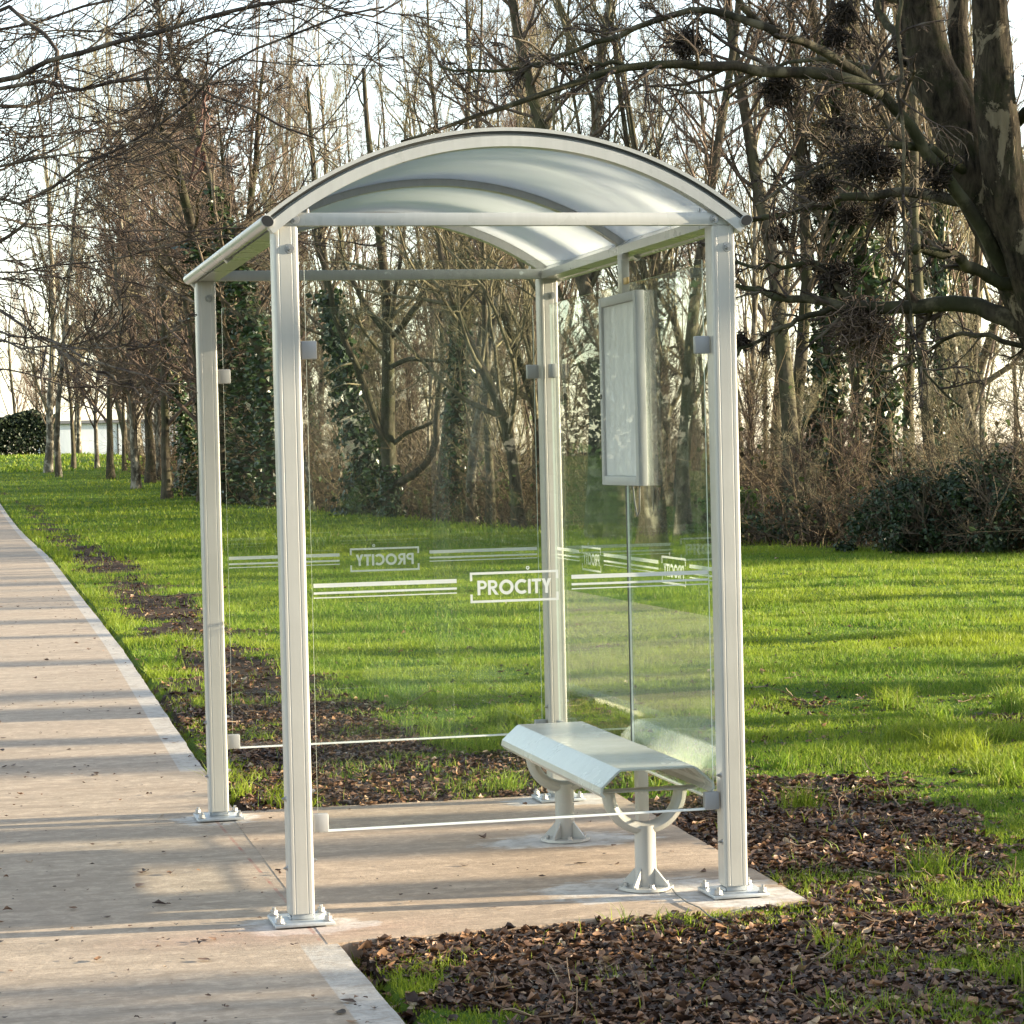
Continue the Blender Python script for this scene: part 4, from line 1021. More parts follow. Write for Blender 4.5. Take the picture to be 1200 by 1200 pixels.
def broom(rng, c, r, root, name='twig_clump', n=170, mat='twig_dark', droop=0.0):
    c = np.asarray(c)
    d = rdir(rng, n); d[:, 2] -= droop
    base = c+rng.normal(size=(n, 3))*r*.28
    P, Rr = grow(rng, base, d, r*rng.uniform(.4, 1.15, n), np.full(n, .006), np.full(n, .003), 5, .55, -.05)
    return link(name, mesh_np(name, *tubes(P, Rr, 3), [MT[mat]]), root)
def big_tree():
    rng = np.random.default_rng(91)
    D0 = 15.0
    g = at(1338, 760, D0); g[2] = 0
    root = empty('birch_tree', (g[0], g[1], 0), 'big old birch at the right edge with dark twig clumps on long limbs', 'tree')
    o = np.array([g[0], g[1], 0.])
    tr = [limb(rng, [(1335, 765), (1325, 700), (1310, 600), (1288, 505), (1255, 420), (1216, 345), (1183, 275), (1148, 210), (1122, 150), (1098, 90), (1080, 30), (1062, -60), (1042, -180), (1025, -330)], D0, D0+.2, 58, 8, 26),
          limb(rng, [(1262, 450), (1228, 370), (1200, 290), (1176, 200), (1165, 100), (1160, 0), (1150, -120), (1148, -280)], D0-.05, D0-.5, 33, 11, 22),
          limb(rng, [(1165, 240), (1140, 170), (1128, 90), (1122, 20), (1130, -80), (1140, -200)], D0+.1, D0+.7, 15, 7, 18)]
    # flare at the foot
    tr[0][1][:2] *= np.array([1.35, 1.1])
    parts = []
    for ti, (P, Rr) in enumerate(tr):
        K2, SD = 90, 36
        t_ = np.linspace(0, 1, K2); t0_ = np.linspace(0, 1, len(P))
        P2 = resample(P, K2)[:, :3]; R2 = np.interp(t_, t0_, Rr)
        V, Fc = tubes((P2-o)[None], R2[None], SD)
        V = V.reshape(K2, SD, 3); c_ = (P2-o)[:, None]
        th = np.arange(SD)/SD*2*math.pi; zz = np.linspace(0, 9, K2)[:, None]
        A_ = np.cos(th)[None]*1.0; B_ = np.sin(th)[None]*1.0
        nz = fbm(A_*2.2+zz*.55+7*ti, B_*2.2+zz*.35+3, 3)-.5+.55*(fbm(A_*6+zz*.5+31, B_*6+zz*.9+11*ti, 4)-.5)
        V = c_+(V-c_)*(1+.30*nz)[..., None]
        parts.append((V.reshape(-1, 3), Fc))
    link('trunk', mesh_np('trunk', *join(parts), [MT['bark_big']]), root)
    z = lambda L: L
    limbs = [
        ([(1178, 318), (1160, 285), (1133, 240), (1100, 197), (1067, 150), (1027, 107), (1000, 80), (973, 67), (940, 50), (913, 37), (883, 20), (867, 0), (850, -25), (820, -70)], 0, -1.2, 9, 3.5),
        ([(1030, 110), (1010, 100), (980, 90), (940, 85), (900, 83), (850, 80), (800, 77), (733, 80), (693, 88), (647, 108), (600, 122), (543, 142), (510, 153), (470, 166)], -.75, -1.6, 8, 1.6),
        ([(913, 37), (873, 23), (840, 13), (800, 15), (733, 38), (673, 60), (633, 75), (587, 80), (540, 83), (515, 78)], -1.0, -.4, 5, 1.4),
        ([(740, 80), (700, 74), (660, 76), (633, 76), (612, 85)], -1.2, -1.2, 3, 1.5),
        ([(1150, 240), (1126, 234), (1092, 228), (1058, 227), (1019, 230), (985, 235), (956, 244), (911, 252), (877, 259), (855, 268), (820, 290)], 0, 1.2, 7.5, 1.8),
        ([(1215, 350), (1149, 319), (1115, 302), (1081, 292), (1074, 291)], 0, -.7, 9, 4.5),
        ([(1245, 405), (1172, 370), (1143, 359), (1101, 356), (1058, 361), (1019, 361), (982, 359), (945, 350), (911, 347), (885, 340), (850, 330)], 0, .9, 13, 2.2),
        ([(1004, 360), (982, 336), (968, 316), (956, 310), (931, 308), (888, 312), (866, 310), (835, 318)], .5, .9, 4.2, 1.6),
        ([(985, 360), (945, 370), (911, 387), (880, 404), (858, 416), (835, 440)], .5, .3, 4, 1.3),
        ([(1130, 200), (1090, 178), (1050, 168), (1010, 176), (975, 190), (940, 206), (905, 228), (885, 240)], 0, -1.3, 6, 1.4),
        ([(1118, 160), (1085, 118), (1060, 95), (1030, 88), (985, 70), (930, 72), (890, 90), (850, 118)], .2, 1.8, 5, 1.4),
        ([(1095, 95), (1060, 60), (1035, 20), (1020, -20), (1000, -70)], .2, 1.2, 7, 2.5),
        ([(1275, 440), (1225, 415), (1150, 392), (1110, 396), (1080, 418), (1050, 432), (1030, 440)], 0, 1.6, 4, 1.3),
        ([(1053, -20), (1054, 40), (1055, 83), (1057, 167), (1058, 233), (1063, 300), (1067, 367), (1075, 420), (1100, 450), (1128, 478)], -1.0, -1.3, 2.6, 1.3),
        ([(1180, 150), (1215, 120), (1250, 60), (1290, 20)], 0, -.8, 8, 3),
        ([(1185, 250), (1230, 220), (1280, 190), (1350, 170)], 0, .6, 9, 3),
        ([(1070, 10), (1030, -10), (980, -20), (930, -12), (880, -14), (830, -30), (770, -28)], .2, .2, 6, 1.6),
    ]
    LP_, LR_ = [], []
    for tr_, a_, b_, r0, r1 in limbs:
        P, Rr = limb(rng, tr_, D0+a_, D0+b_, r0, r1, 20, .009); LP_.append(P-o); LR_.append(Rr)
    P, Rr = np.array(LP_), np.array(LR_)
    link('limbs', mesh_np('limbs', *tubes(P, Rr, 8), [MT['limb']]), root)
    tw = crown_levels(rng, P, Rr, [dict(n=15, t0=.2, a0=.5, a1=1.15, l=.24, K=7, w=.2, up=-.02, rk=.5, rmin=.007, sides=5, tp=.8),
                                   dict(n=6, t0=.12, a0=.4, a1=1.0, l=.45, K=5, w=.22, up=-.03, rmin=.0042, sides=4),
                                   dict(n=4, t0=.12, a0=.4, a1=1.0, l=.5, K=4, w=.22, up=-.04, rmin=.0030)])
    # upper crown from the trunks
    for Pt, Rt in tr:
        tw += crown_levels(rng, (Pt-o)[None], Rt[None], [dict(n=16, t0=.62, a0=.5, a1=1.0, l=.30, K=8, w=.14, up=.03, rk=.4, rmin=.015, sides=5), dict(n=8, t0=.15, l=.4, K=6, w=.18, up=0, rmin=.007, sides=4), dict(n=6, t0=.1, l=.45, K=4, w=.2, up=-.03, rmin=.004), dict(n=3, t0=.1, l=.5, K=3, w=.2, up=-.03, rmin=.003)])
    # short sprouts on the trunk
    tw += crown_levels(rng, (tr[0][0]-o)[None], tr[0][1][None], [dict(n=40, t0=.3, t1=.75, a0=.9, a1=1.5, l=.06, K=5, w=.3, rk=.05, rmin=.004), dict(n=4, t0=.2, l=.5, K=4, w=.3, rmin=.0028)])
    link('crown', mesh_np('crown', *join(tw), [MT['twig_near']]), root)
    for x, y, r, dd in ((805, 50, 20, -.9), (977, 43, 15, -.5), (987, 17, 16, .2), (913, 103, 22, -.8), (987, 150, 17, .6), (1013, 190, 28, -.9), (963, 220, 15, -.8), (1100, 207, 20, -.3), (1037, 247, 14, .5), (997, 253, 16, .7), (980, 323, 22, .6), (917, 273, 12, .9), (1067, 67, 20, .3), (868, 400, 12, .4), (1040, 195, 18, -.9), (1000, 366, 14, .5)):
        broom(rng, at(x, y, D0+dd)-o, r*1.25*D0/F, root, n=int(90+r*6))
    broom(rng, at(1012, 384, D0+.5)-o, 46*D0/F, root, n=480, mat='twig_red', droop=.35)
    return root
big_tree()

def left_tree():
    rng = np.random.default_rng(55)
    D0 = 11.0
    g = at(-680, 600, D0); g[2] = 0
    root = empty('overhanging_tree', (g[0], g[1], 0), 'near tree left of the path whose dark bare boughs overhang the top left', 'tree')
    o = np.array([g[0], g[1], 0.])
    def trunk_pt(z): return np.array([g[0]+.05*z, g[1]+.02*z, z])
    P0 = resample([trunk_pt(z) for z in (-.1, .8, 1.6, 2.4, 3.4, 4.6, 6.0, 7.5)], 18, rng, .02)
    R0 = np.linspace(.24, .07, 18); R0[0] *= 1.4
    link('trunk', mesh_np('trunk', *tubes((P0-o)[None], R0[None], 14), [MT['bark_big']]), root)
    T = [
        ([(-30, 100), (0, 95), (22, 91), (50, 80), (74, 65), (93, 60), (130, 52), (163, 44), (186, 40), (217, 32), (247, 23), (260, 19), (300, 5), (347, 0), (400, -18)], -.6, 5.0, 2.2, 2.2),
        ([(-30, 108), (0, 104), (26, 101), (58, 96), (104, 101), (134, 97), (165, 93), (184, 91), (212, 93), (232, 103), (253, 115), (283, 125), (317, 143), (343, 153), (373, 163)], -.6, 4.6, 1.3, 2.2),
        ([(-30, 132), (0, 126), (37, 119), (54, 112), (104, 102), (152, 87), (186, 75), (217, 57), (258, 33), (283, 13), (310, -10)], .3, 3.6, 1.2, 2.3),
        ([(-30, 205), (0, 197), (33, 186), (72, 171), (106, 153), (134, 144), (156, 139), (206, 128), (240, 122)], 1.0, 2.8, .9, 2.0),
        ([(-30, 200), (0, 196), (33, 187), (72, 181), (121, 171), (152, 168), (190, 165), (230, 160)], -1.2, 2.4, .8, 2.0),
        ([(-30, 240), (0, 239), (22, 238), (50, 225), (82, 209), (98, 198), (121, 184), (152, 168), (173, 154), (202, 134), (230, 110), (258, 80), (277, 67), (317, 50), (350, 37), (400, 20), (450, 8)], -1.0, 3.0, 1.3, 1.7),
        ([(-40, 250), (0, 255), (50, 262), (100, 267), (167, 271), (267, 268), (330, 262)], .8, 2.0, .8, 1.6),
        ([(-40, 322), (0, 320), (67, 313), (133, 302), (183, 290), (267, 275), (300, 272)], -.2, 2.0, .8, 1.4),
        ([(-60, 352), (0, 372), (24, 380), (48, 395), (63, 404), (87, 412), (104, 421), (139, 432), (165, 438), (195, 458)], -2.0, 3.2, .9, 1.4),
        ([(-50, 382), (0, 389), (28, 395), (58, 397), (91, 408), (121, 408), (141, 407), (161, 400)], -1.8, 2.4, .8, 1.3),
        ([(-50, 392), (0, 399), (33, 408), (65, 408), (100, 409)], -2.2, 2.4, 1.0, 1.3),
        ([(-60, 60), (0, 9), (24, 20), (43, 28), (58, 43), (65, 61), (67, 93)], -.3, 3.2, 2.4, 2.6),
        ([(-60, 20), (0, 60), (40, 36), (90, 34), (150, 38), (210, 42)], .2, 2.2, .8, 2.4),
        ([(-40, 285), (0, 280), (20, 268), (30, 262)], -.5, 5, 2.0, 1.5),
        ([(-40, 150), (0, 160), (60, 158), (130, 150), (200, 146), (270, 142)], .5, 1.8, .7, 2.0),
        ([(-60, 440), (0, 432), (40, 440), (80, 452), (110, 452)], -.4, 2.2, .7, 1.2),
        ([(-60, 40), (0, -20), (60, -40), (140, -50), (240, -60)], .8, 5, 2, 2.5),
        ([(300, -40), (360, 5), (400, 10), (440, 22), (470, 4), (500, -30)], .4, 2.2, 1.2, 2.4),
    ]
    LP_, LR_ = [], []
    for tr_, dz, r0, r1, zt in T:
        st = trunk_pt(zt+.4)
        P, Rr = limb(rng, tr_, D0+dz*.5, D0+dz*1.4, r0, r1, 26, .006, pre=[st, st*.55+at(tr_[0][0]-20, tr_[0][1], D0+dz*.4)*.45])
        t = np.linspace(0, 1, 26); Rr = Rr*(1+1.2*np.clip(.35-t, 0, 1)/.35)
        LP_.append(P-o); LR_.append(Rr)
    extra = [limb(rng, [(63, 406), (87, 421), (113, 432), (139, 445), (165, 456), (206, 468)], D0-1.5, D0-1.8, 2.3, .9, 26),
             limb(rng, [(150, 409), (172, 404), (195, 394), (213, 380), (225, 368)], D0-1.7, D0-1.8, 1.6, .8, 26),
             limb(rng, [(184, 92), (187, 43), (183, 0), (180, -40)], D0-.5, D0-.5, 2.5, 2, 26)]
    P, Rr = np.array(LP_), np.array(LR_)
    PA = np.concatenate([P, np.array([e[0] for e in extra])-o]); RA = np.concatenate([Rr, np.array([e[1] for e in extra])])
    link('limbs', mesh_np('limbs', *tubes(PA, RA, 7), [MT['twig_near']]), root)
    lo_ = [8, 9, 10, 15, len(PA)-3, len(PA)-2]; hi_ = [i for i in range(len(PA)) if i not in lo_]
    tw = crown_levels(rng, PA[lo_], RA[lo_], [dict(n=13, t0=.45, a0=.25, a1=.8, l=.075, K=7, w=.09, up=.05, rk=.4, rmin=.0028, sides=4, tp=.4), dict(n=4, t0=.1, a0=.25, a1=.8, l=.5, K=5, w=.1, up=.03, rmin=.002)])
    tw += crown_levels(rng, PA[hi_], RA[hi_], [dict(n=19, t0=.40, a0=.25, a1=.95, l=.15, K=8, w=.07, up=.03, rk=.4, rmin=.0030, sides=4, tp=.4),
                                    dict(n=6, t0=.10, a0=.25, a1=.85, l=.55, K=6, w=.09, up=.03, rmin=.0021),
                                    dict(n=2, t0=.12, a0=.3, a1=.8, l=.45, K=4, w=.10, up=.02, rmin=.0016)])
    tw += crown_levels(rng, (P0-o)[None], R0[None], [dict(n=16, t0=.5, a0=.5, a1=1.0, l=.45, K=8, w=.14, up=.05, rk=.4, rmin=.015, sides=5), dict(n=8, t0=.15, l=.4, K=6, w=.18, up=.03, rmin=.006), dict(n=6, t0=.1, l=.45, K=4, w=.2, up=.02, rmin=.003)])
    link('twigs', mesh_np('twigs', *join(tw), [MT['twig_near']]), root)
    # withered hanging seed bunch
    c0 = D0-.55
    pts = [([(236, 104), (240, 118), (242, 132), (247, 150)], 2.2), ([(241, 108), (238, 126), (233, 142), (226, 154)], 2.0), ([(240, 140), (238, 160), (233, 178), (241, 190)], 2.2), ([(233, 172), (228, 188), (222, 210)], 3.2), ([(240, 178), (236, 192), (226, 212)], 3.0), ([(240, 182), (240, 192), (235, 202)], 2.4), ([(243, 100), (246, 112), (238, 122)], 2.4)]
    Pp, Rp = zip(*[limb(rng, p, c0, c0+.02, r*.8, r*.35, 8, .004) for p, r in pts])
    link('withered_seed_bunch', mesh_np('withered_seed_bunch', *tubes(np.array(Pp)-o, np.array(Rp), 5), [simple('withered_pod', (.10, .045, .032), .7)]), root)
left_tree()

# ------------------------------------------------------------------ shrubs, hedge, undergrowth
def shrub(name, loc, size, seed, nclump, nleaf, lsize, mat, label, cat='shrub', stem='twig', group=None):
    rng = np.random.default_rng(seed)
    root = empty(name, loc, label, cat, group)
    n = 60
    d = rdir(rng, n); d[:, 2] = np.abs(d[:, 2])+.5; d /= np.linalg.norm(d, axis=1, keepdims=True)
    sz = np.array(size)
    P, Rr = grow(rng, rng.normal(size=(n, 3))*sz*np.array([.25, .25, 0])-np.array([0, 0, .05]), d, np.full(n, sz[2]*.95)*rng.uniform(.6, 1.25, n), np.full(n, .018), np.full(n, .008), 7, .16, -.02)
    parts = [tubes(P, Rr, 4)]+crown_levels(rng, P, Rr, [dict(n=9, t0=.25, l=.5, K=5, w=.25, rmin=.005), dict(n=4, t0=.2, l=.5, K=4, w=.25, rmin=.0035)])
    link('stems', mesh_np('stems', *join(parts), [MT[stem]]), root)
    u = rdir(rng, nclump)*(rng.random((nclump, 1))**.38); u[:, 2] = np.abs(u[:, 2])
    cc = u*sz*np.array([1, 1, .96])
    cs = rng.uniform(.10, .24, nclump)*sz.mean()
    k = rng.integers(0, nclump, nleaf)
    off = rng.normal(size=(nleaf, 3))*.55
    c = cc[k]+off*cs[k][:, None]; c[:, 2] = np.abs(c[:, 2])*.98+.02
    nr = off+rng.normal(size=(nleaf, 3))*.4+np.array([0, 0, .4]); nr /= np.linalg.norm(nr, axis=1, keepdims=True)
    link('foliage', mesh_np('foliage', *leaves(rng, c, nr, lsize*rng.uniform(.6, 1.3, nleaf)), [MT[mat]], smooth=False), root)
    return root
g = ground_at(1120, 648); shrub('evergreen_shrub', (g[0]+.1, g[1]+1.2, 0), (1.15, 1.0, 1.25), 3, 60, 8500, .032, 'evergreen', 'dark evergreen shrub at the right edge of the wood')
g = ground_at(1215, 650); shrub('evergreen_shrub', (g[0]+.3, g[1]+1.4, 0), (1.1, 1.0, 1.5), 4, 50, 6500, .032, 'evergreen', 'dark evergreen shrub cut by the right border of the photo')
g = ground_at(888, 640); shrub('leafy_shrub', (g[0]+.3, g[1]+2.2, 0), (.75, .7, .85), 5, 30, 4000, .038, 'bright_leaf', 'bright green leafy shrub just right of the front right post')
g = ground_at(1000, 640); shrub('evergreen_shrub', (g[0]+.2, g[1]+2.0, 0), (1.3, .8, .8), 6, 44, 2600, .032, 'evergreen', 'low dark shrub under the ivy wrapped trees right of the shelter')
g = ground_at(596, 612); shrub('leafy_shrub', (g[0]+.8, g[1]+7.0, 0), (1.0, 1.0, 2.0), 8, 26, 1300, .07, 'bright_leaf', 'pale green shrub deep in the wood left of the rear right post')
# hedge and white building far left
def hedge(x0, x1, Yh, hh, n, ls, label, seed, rz=0, at_xy=None):
    rng = np.random.default_rng(seed)
    lx, ly = at_xy or ((x0+x1)/2, Yh)
    root = empty('hedge', (lx, ly, float(hz(lx, ly))), label, 'hedge', None, rz)
    c = np.stack([rng.uniform(x0, x1, n)-(x0+x1)/2, rng.normal(size=n)*.7, rng.random(n)**.7*hh], 1)
    c[:, 2] *= .78+.5*fbm(c[:, 0]*.5+3, c[:, 0]*0+1)
    c[:, 1] *= np.sqrt(np.clip(1.05-c[:, 2]/(1.2*hh), .1, 1))
    nr = rdir(rng, n)+np.array([0, -.7, .5]); nr /= np.linalg.norm(nr, axis=1, keepdims=True)
    link('foliage', mesh_np('foliage', *leaves(rng, c, nr, ls*rng.uniform(.6, 1.3, n)), [MT['hedge']], smooth=False), root)
    m = 60
    P, Rr = grow(rng, np.stack([rng.uniform(x0, x1, m)-(x0+x1)/2, rng.normal(size=m)*.3, np.full(m, -.1)], 1), np.tile([0, 0, 1.], (m, 1)), np.full(m, hh*.75), np.full(m, .06), np.full(m, .02), 6, .12, 0)
    link('stems', mesh_np('stems', *tubes(P, Rr, 5), [MT['twig_dark']]), root)
e = at(68, 530, depth_of((4, 146, 1)))
hedge(float(e[0])-12, float(e[0]), 146, 2.3, 16000, .11, 'dark clipped hedge at the far left end of the lawn', 14)
hedge(-5, 5, 0, 3.3, 14000, .08, 'added unseen hedge off to the right shading the near corner of the lawn', 16, math.pi/2, (12.5, -7.35))  # added out of view so its shadow covers the near path and litter
hedge(-16, 16, 0, 4.2, 12000, .16, 'added hedge far left of the path covering bright sky mirrored in the right glass wall', 17, .25, (-27, 105))  # added to fill the bright sky gap reflected in the right panes
hedge(-8, 22, -24, 4.6, 22000, .13, 'added unseen hedge behind the photographer keeping bright sky out of the glass', 15)  # added behind the camera to block the bright horizon from the glass reflections
eb0, eb1 = at(48, 530, depth_of((4, 205, 1))), at(215, 530, depth_of((4, 205, 1)))
bw = float(eb1[0]-eb0[0])
bd = empty('building', (float(eb0[0]), 205, 2.0), 'low white walled building behind the far row of small trees', 'building')
def wall_mat():
    m, nt, b = new_mat('white_render')
    tc = N(nt, 'ShaderNodeTexCoord')
    n = noise(nt, .5, 5, .6, vec_scale(nt, tc.outputs['Object'], (1, 1, .35)), .8)
    nt.links.new(mixc(nt, ramp(nt, [(.35, (0, 0, 0)), (.65, (1, 1, 1))], n.outputs[0]).outputs[0], (.44, .48, .54), (.66, .68, .72)), b.inputs['Base Color'])
    b.inputs['Roughness'].default_value = .8
    return m
MT['render_wall'] = wall_mat()
b = BM(); b.box(0, bw, 0, 9, -.4, 2.75); b.build('wall', MT['render_wall'], bd, 0)
b = BM(); b.box(-.3, bw+.3, -.35, 9.3, 2.753, 3.05, .05); b.build('roof', simple('dark_roof_edge', (.16, .16, .17), .7), bd, 0)
b = BM()
b.box(bw*.55, bw*.55+.12, -.06, -.003, -.2, 2.70); b.build('downpipe', MT['dark_metal'], bd, 0)
_e = at(70, 530, depth_of((4, 150, 1)))
pl = empty('pole', (float(_e[0]), 150, 2.0), 'pale straight pole in front of the white building beside the hedge', 'pole')
b = BM(); b.cyl((0, 0, -.1), (0, 0, 3.6), .08, .06, 14); b.build('shaft', MT['galv'], pl); b = BM(); b.cyl((0, 0, 0), (0, 0, .7), .12, .12, 14); b.build('base_sleeve', MT['galv'], pl); b = BM(); b.cyl((0, 0, 3.6), (0, 0, 3.7), .075, .045, 14); b.build('cap', MT['galv'], pl)

# undergrowth along and inside the wood: brambles, saplings, dead stems (uncountable)
def undergrowth():
    rng = np.random.default_rng(44)
    n = 9000
    Y = 19+95*rng.random(n)**1.9
    dep = rng.random(n)**1.6*14
    X = wood_edge(Y)+.35+rng.normal(size=n)*.5+dep
    ok = X < -1.08+(Y+7.76)*.5+2
    X, Y = X[ok], Y[ok]; n = len(X)
    d = rng.normal(size=(n, 3))*.55; d[:, 2] = 1; d /= np.linalg.norm(d, axis=1, keepdims=True)
    L = rng.uniform(.4, 1.5, n)*(.6+.9*fbm(X*.5, Y*.5)); tall = rng.random(n) < .16; L[tall] *= 2.4
    P, Rr = grow(rng, np.stack([X, Y, hz(X, Y)-.05], 1), d, L, np.full(n, .008), np.full(n, .004), 6, .2, -.06)
    parts = [tubes(P, Rr, 3)]+crown_levels(rng, P, Rr, [dict(n=4, t0=.2, l=.5, K=4, w=.3, rmin=.0045, up=-.02), dict(n=3, t0=.2, l=.6, K=3, w=.3, rmin=.004)])
    tag(link('undergrowth', mesh_np('undergrowth', *join(parts), [MT['bramble']])), 'tangle of brown brambles and saplings under the trees of the wood', 'undergrowth', kind='stuff')
    k = rng.integers(0, n, 16000)
    c = P[k, rng.integers(1, 6, 16000)]+rng.normal(size=(16000, 3))*.10; c[:, 2] = np.maximum(c[:, 2], hz(c[:, 0], c[:, 1])+.01)
    nr = rdir(rng, 16000)+np.array([0, 0, .5]); nr /= np.linalg.norm(nr, axis=1, keepdims=True)
    m = leaf_mat('bramble_leaf', [(0, (.05, .035, .02)), (.5, (.09, .07, .03)), (.75, (.045, .07, .02)), (1, (.09, .12, .035))], .25, .6, .2)
    tag(link('bramble_leaves', mesh_np('bramble_leaves', *leaves(rng, c, nr, rng.uniform(.03, .07, 16000)), [m], smooth=False)), 'withered and green leaves on the brambles at the foot of the wood', 'leaves', kind='stuff')
undergrowth()

# ------------------------------------------------------------------ grass and litter
def wedge(rng, n, y0, y1, power=1.0):
    """points in a generous wedge in front of the camera"""
    Y = y0+(y1-y0)*rng.random(n)**power
    xl = np.full(n, -1.25)-(Y+7.76)*.02; xr = -1.08+(Y+7.76)*.50+.6
    xl = np.maximum(xl, path_edge(Y)+.004)
    return xl+(xr-xl)*rng.random(n), Y, xr-xl
def blades(rng, X, Y, h, wd, lean, segs2=True):
    n = len(X)
    Z = ground_z(X, Y)-.004
    a = rng.uniform(0, 2*math.pi, n); u = np.stack([np.cos(a), np.sin(a), np.zeros(n)], 1)
    b_ = rng.uniform(0, 2*math.pi, n); l = np.stack([np.cos(b_), np.sin(b_), np.zeros(n)], 1)*(lean*rng.random(n))[:, None]
    base = np.stack([X, Y, Z], 1); up = np.array([0, 0, 1.])
    w_ = wd[:, None]*.5; H = h[:, None]
    if segs2:
        mid = base+up*H*.55+l*H*.35; tip = base+up*H*.92+l*H*1.1
        V = np.stack([base-u*w_, base+u*w_, mid+u*w_*.8, mid-u*w_*.8, tip], 1).reshape(-1, 3)
        i = np.arange(n)[:, None]*5
        return V, [i+np.array([[0, 1, 2, 3]]), i+np.array([[3, 2, 4]])]
    tip = base+up*H+l*H
    V = np.stack([base-u*w_, base+u*w_, tip], 1).reshape(-1, 3)
    i = np.arange(n)[:, None]*3
    return V, [i+np.array([[0, 1, 2]])]
def make_grass():
    rng = np.random.default_rng(8)
    parts = []
    for (n, y0, y1, pw, h0, h1, w0, w1, s2) in ((350000, -2.6, 9, 1.0, .025, .075, .0025, .005, True), (330000, 9, 30, 1.15, .03, .085, .006, .012, False), (220000, 30, 100, 1.5, .05, .12, .015, .035, False), (60000, 100, 260, 1.3, .10, .2, .06, .14, False)):
        X, Y, wdt = wedge(rng, n, y0, y1, pw)
        L = litter(X, Y)
        tuft = fbm(X*2.3+9, Y*2.3); tuft2 = fbm(X*7, Y*7)
        keep = (slab_sd(X, Y) > .008) & (rng.random(n) > np.clip(L*1.15-.16*(tuft > .62), 0, .99)) & (rng.random(n) < .15+1.6*tuft2)
        keep &= ~((X > wood_edge(Y)+.6) & (Y > 18))
        X, Y, tuft, L = X[keep], Y[keep], tuft[keep], L[keep]; m = len(X)
        h = rng.uniform(h0, h1, m)*(.12+2.0*tuft**1.6)*(1+.35*(L > .4))*np.interp(Y, [0, 14, 30], [.68, .85, 1.0])
        parts.append(blades(rng, X, Y, h, rng.uniform(w0, w1, m), 1.1, s2))
    # left side of the path
    X = rng.uniform(-9, -2.9, 60000); Y = rng.uniform(-2, 40, 60000)
    ok = X < path_edge(Y)-PATH_W-.02; X, Y = X[ok], Y[ok]
    parts.append(blades(rng, X, Y, rng.uniform(.04, .09, len(X)), rng.uniform(.008, .016, len(X)), 1., False))
    # longer tufts in the near ground
    tx, ty, tn = [], [], 110
    cx, cy, _ = wedge(rng, tn, -1.7, 5.5)
    ok = (slab_sd(cx, cy) > .05); cx, cy = cx[ok], cy[ok]
    lk = litter(cx, cy) < .5+.4*rng.random(len(cx)); cx, cy = cx[lk], cy[lk]
    k = rng.integers(0, len(cx), 9000)
    X = cx[k]+rng.normal(size=9000)*.05; Y = cy[k]+rng.normal(size=9000)*.05
    ok = (slab_sd(X, Y) > .01) & (X > path_edge(Y)+.01); X, Y = X[ok], Y[ok]
    parts.append(blades(rng, X, Y, rng.uniform(.06, .15, len(X)), rng.uniform(.003, .006, len(X)), 1.3, True))
    V, Fc = join(parts)
    tag(link('grass', mesh_np('grass', V, Fc, [MT['grass']], smooth=False)), 'short green grass blades growing over the lawn', 'grass', kind='stuff')
make_grass()
def leaf_shapes(rng, X, Y, Z, size, curl, tilt):
    """curled dead leaves: six cross rows of three verts with a bend, a curl and a twist of their own"""
    n = len(X)
    nr = rng.normal(size=(n, 3))*tilt[:, None]; nr[:, 2] = 1; nr /= np.linalg.norm(nr, axis=1, keepdims=True)
    u = np.cross(nr, rdir(rng, n)); u /= np.linalg.norm(u, axis=1, keepdims=True)+1e-9; v = np.cross(nr, u)
    c = np.stack([X, Y, Z], 1); s = size[:, None]
    asp = rng.uniform(.38, .8, n)[:, None]; cu = curl[:, None]*rng.choice([1, 1, -.6], n)[:, None]
    bend = rng.uniform(-.35, .6, n)[:, None]*curl[:, None]*1.6; tw = rng.normal(size=n)[:, None]*.45*curl[:, None]
    rows = []
    for a, wd in ((-1, .06), (-.62, .62), (-.15, .98), (.3, .86), (.68, .5), (1, .04)):
        j = rng.uniform(.8, 1.2, (n, 2))
        for b_ in (-1, 0, 1):
            wv = b_*wd*asp*(j[:, :1] if b_ < 0 else j[:, 1:])
            h = cu*(wv/asp)**2*.75+bend*(a*a-.3)+tw*wv*a+(0 if b_ else -.05)
            rows.append(c+u*s*a+v*s*wv+nr*s*h)
    V = np.stack(rows, 1).reshape(-1, 3)
    V[:, 2] = np.maximum(V[:, 2], np.repeat(Z, 18)-.004)
    i = np.arange(n)[:, None]*18
    Q = []
    for r_ in range(5):
        for k in range(2):
            o = r_*3+k; Q.append(i+np.array([[o, o+3, o+4, o+1]]))
    return V, [np.concatenate(Q)]
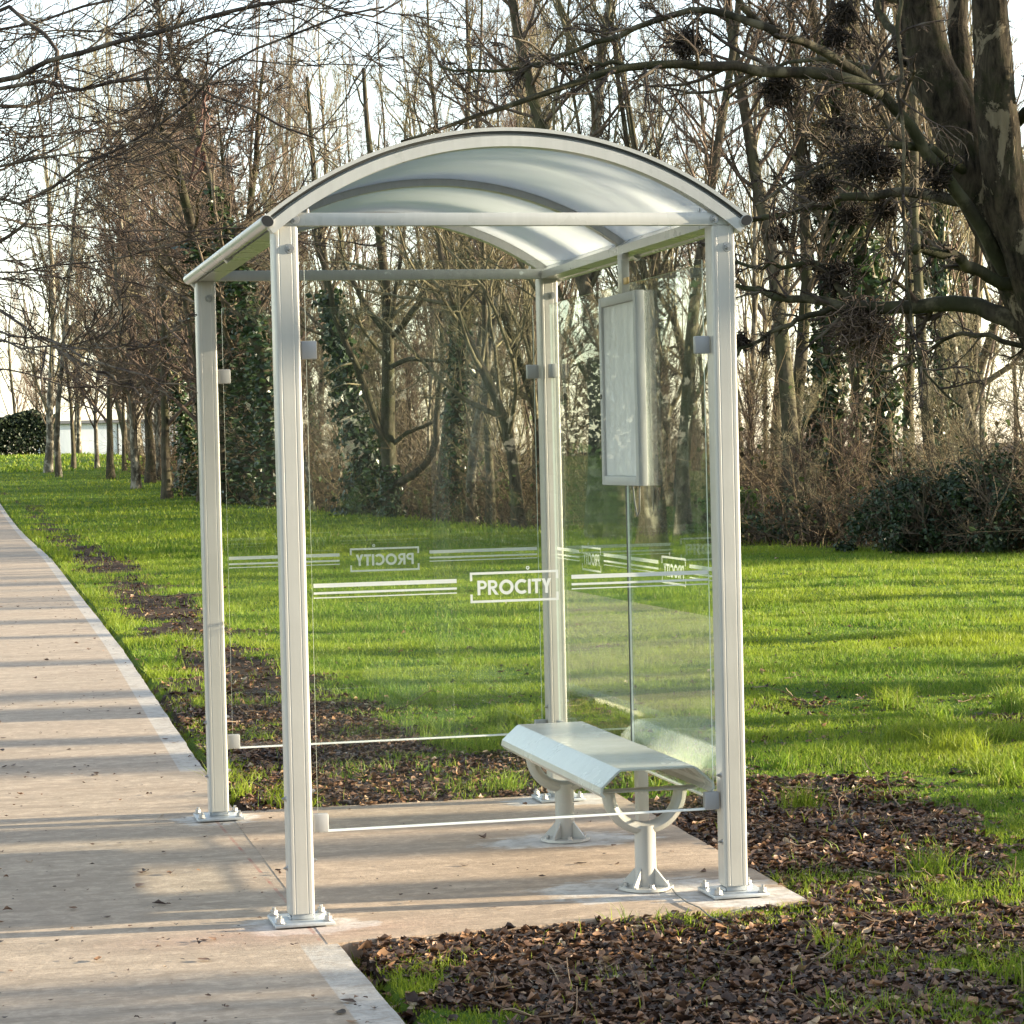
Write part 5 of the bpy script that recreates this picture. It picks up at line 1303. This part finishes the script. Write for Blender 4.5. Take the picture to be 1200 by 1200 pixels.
def make_litter():
    rng = np.random.default_rng(9)
    parts = []
    for (n, y0, y1, pw, s0, s1) in ((150000, -2.6, 7, 1.0, .008, .026), (34000, 7, 45, 1.3, .016, .036)):
        X, Y, _ = wedge(rng, n, y0, y1, pw)
        L = litter(X, Y)
        keep = (slab_sd(X, Y) > -.012) & (rng.random(n) < np.clip(L*1.05, .05, 1))
        keep &= rng.random(n) < np.where(X > 4.5, .4, 1)
        X, Y, L = X[keep], Y[keep], L[keep]; m = len(X)
        Z = ground_z(X, Y)+rng.random(m)**2*.018*np.clip(L+.3, 0, 1)+.003
        parts.append(leaf_shapes(rng, X, Y, Z, s0+(s1-s0)*rng.random(m)**1.6, rng.uniform(.1, 1.0, m), .04+.5*rng.random(m)**1.7))
    V, Fc = join(parts)
    tag(link('leaf_litter', mesh_np('leaf_litter', V, Fc, [MT['litter']], smooth=True)), 'dead brown leaves lying over the bare soil and grass', 'fallen leaves', kind='stuff')
    # loose leaves and bits blown onto the path and the slab
    n = 900
    Y = -1.6+26*rng.random(n)**2.0; X = path_edge(Y)-rng.random(n)**1.0*1.5
    n2 = 45; Y[:n2] = rng.uniform(-.2, 2.45, n2); X[:n2] = rng.uniform(.05, 1.55, n2)
    sz = np.where(rng.random(n) < .86, rng.uniform(.004, .011, n), rng.uniform(.012, .026, n))
    V, Fc = leaf_shapes(rng, X, Y, hz(X, Y)+.007, sz, rng.uniform(.1, .7, n), rng.uniform(.02, .15, n))
    tag(link('scattered_leaves', mesh_np('scattered_leaves', V, Fc, [MT['litter']], smooth=True)), 'small dead leaves and bits scattered on the concrete', 'fallen leaves', kind='stuff')
    # fallen twigs
    n = 330
    X, Y, _ = wedge(rng, n, -1.7, 7)
    keep = (slab_sd(X, Y) > .22) & (X > path_edge(Y)+.2) & (rng.random(n) < litter(X, Y)+.08); X, Y = X[keep], Y[keep]; n = len(X)
    a = rng.uniform(0, 6.28, n); d = np.stack([np.cos(a), np.sin(a), np.zeros(n)], 1)
    P, Rr = grow(rng, np.stack([X, Y, ground_z(X, Y)+.026], 1), d, rng.uniform(.08, .30, n), np.full(n, .0035), np.full(n, .0014), 6, .18, 0)
    P[:, :, 2] = np.maximum(P[:, :, 2], ground_z(P[:, :, 0], P[:, :, 1])+.014)
    parts = [tubes(P, Rr, 4)]+crown_levels(rng, P, Rr, [dict(n=2, t0=.2, l=.45, K=4, w=.2, rmin=.0016, up=0)])
    tag(link('fallen_twigs', mesh_np('fallen_twigs', *join(parts), [leaf_mat('dead_twig', [(0, (.05, .035, .025)), (.7, (.16, .11, .075)), (1, (.36, .28, .2))], 0, .8, .1)])), 'thin broken twigs lying among the dead leaves', 'fallen twigs', kind='stuff')
make_litter()
print('TREES', cnt, 'OBJ', len(S.objects))
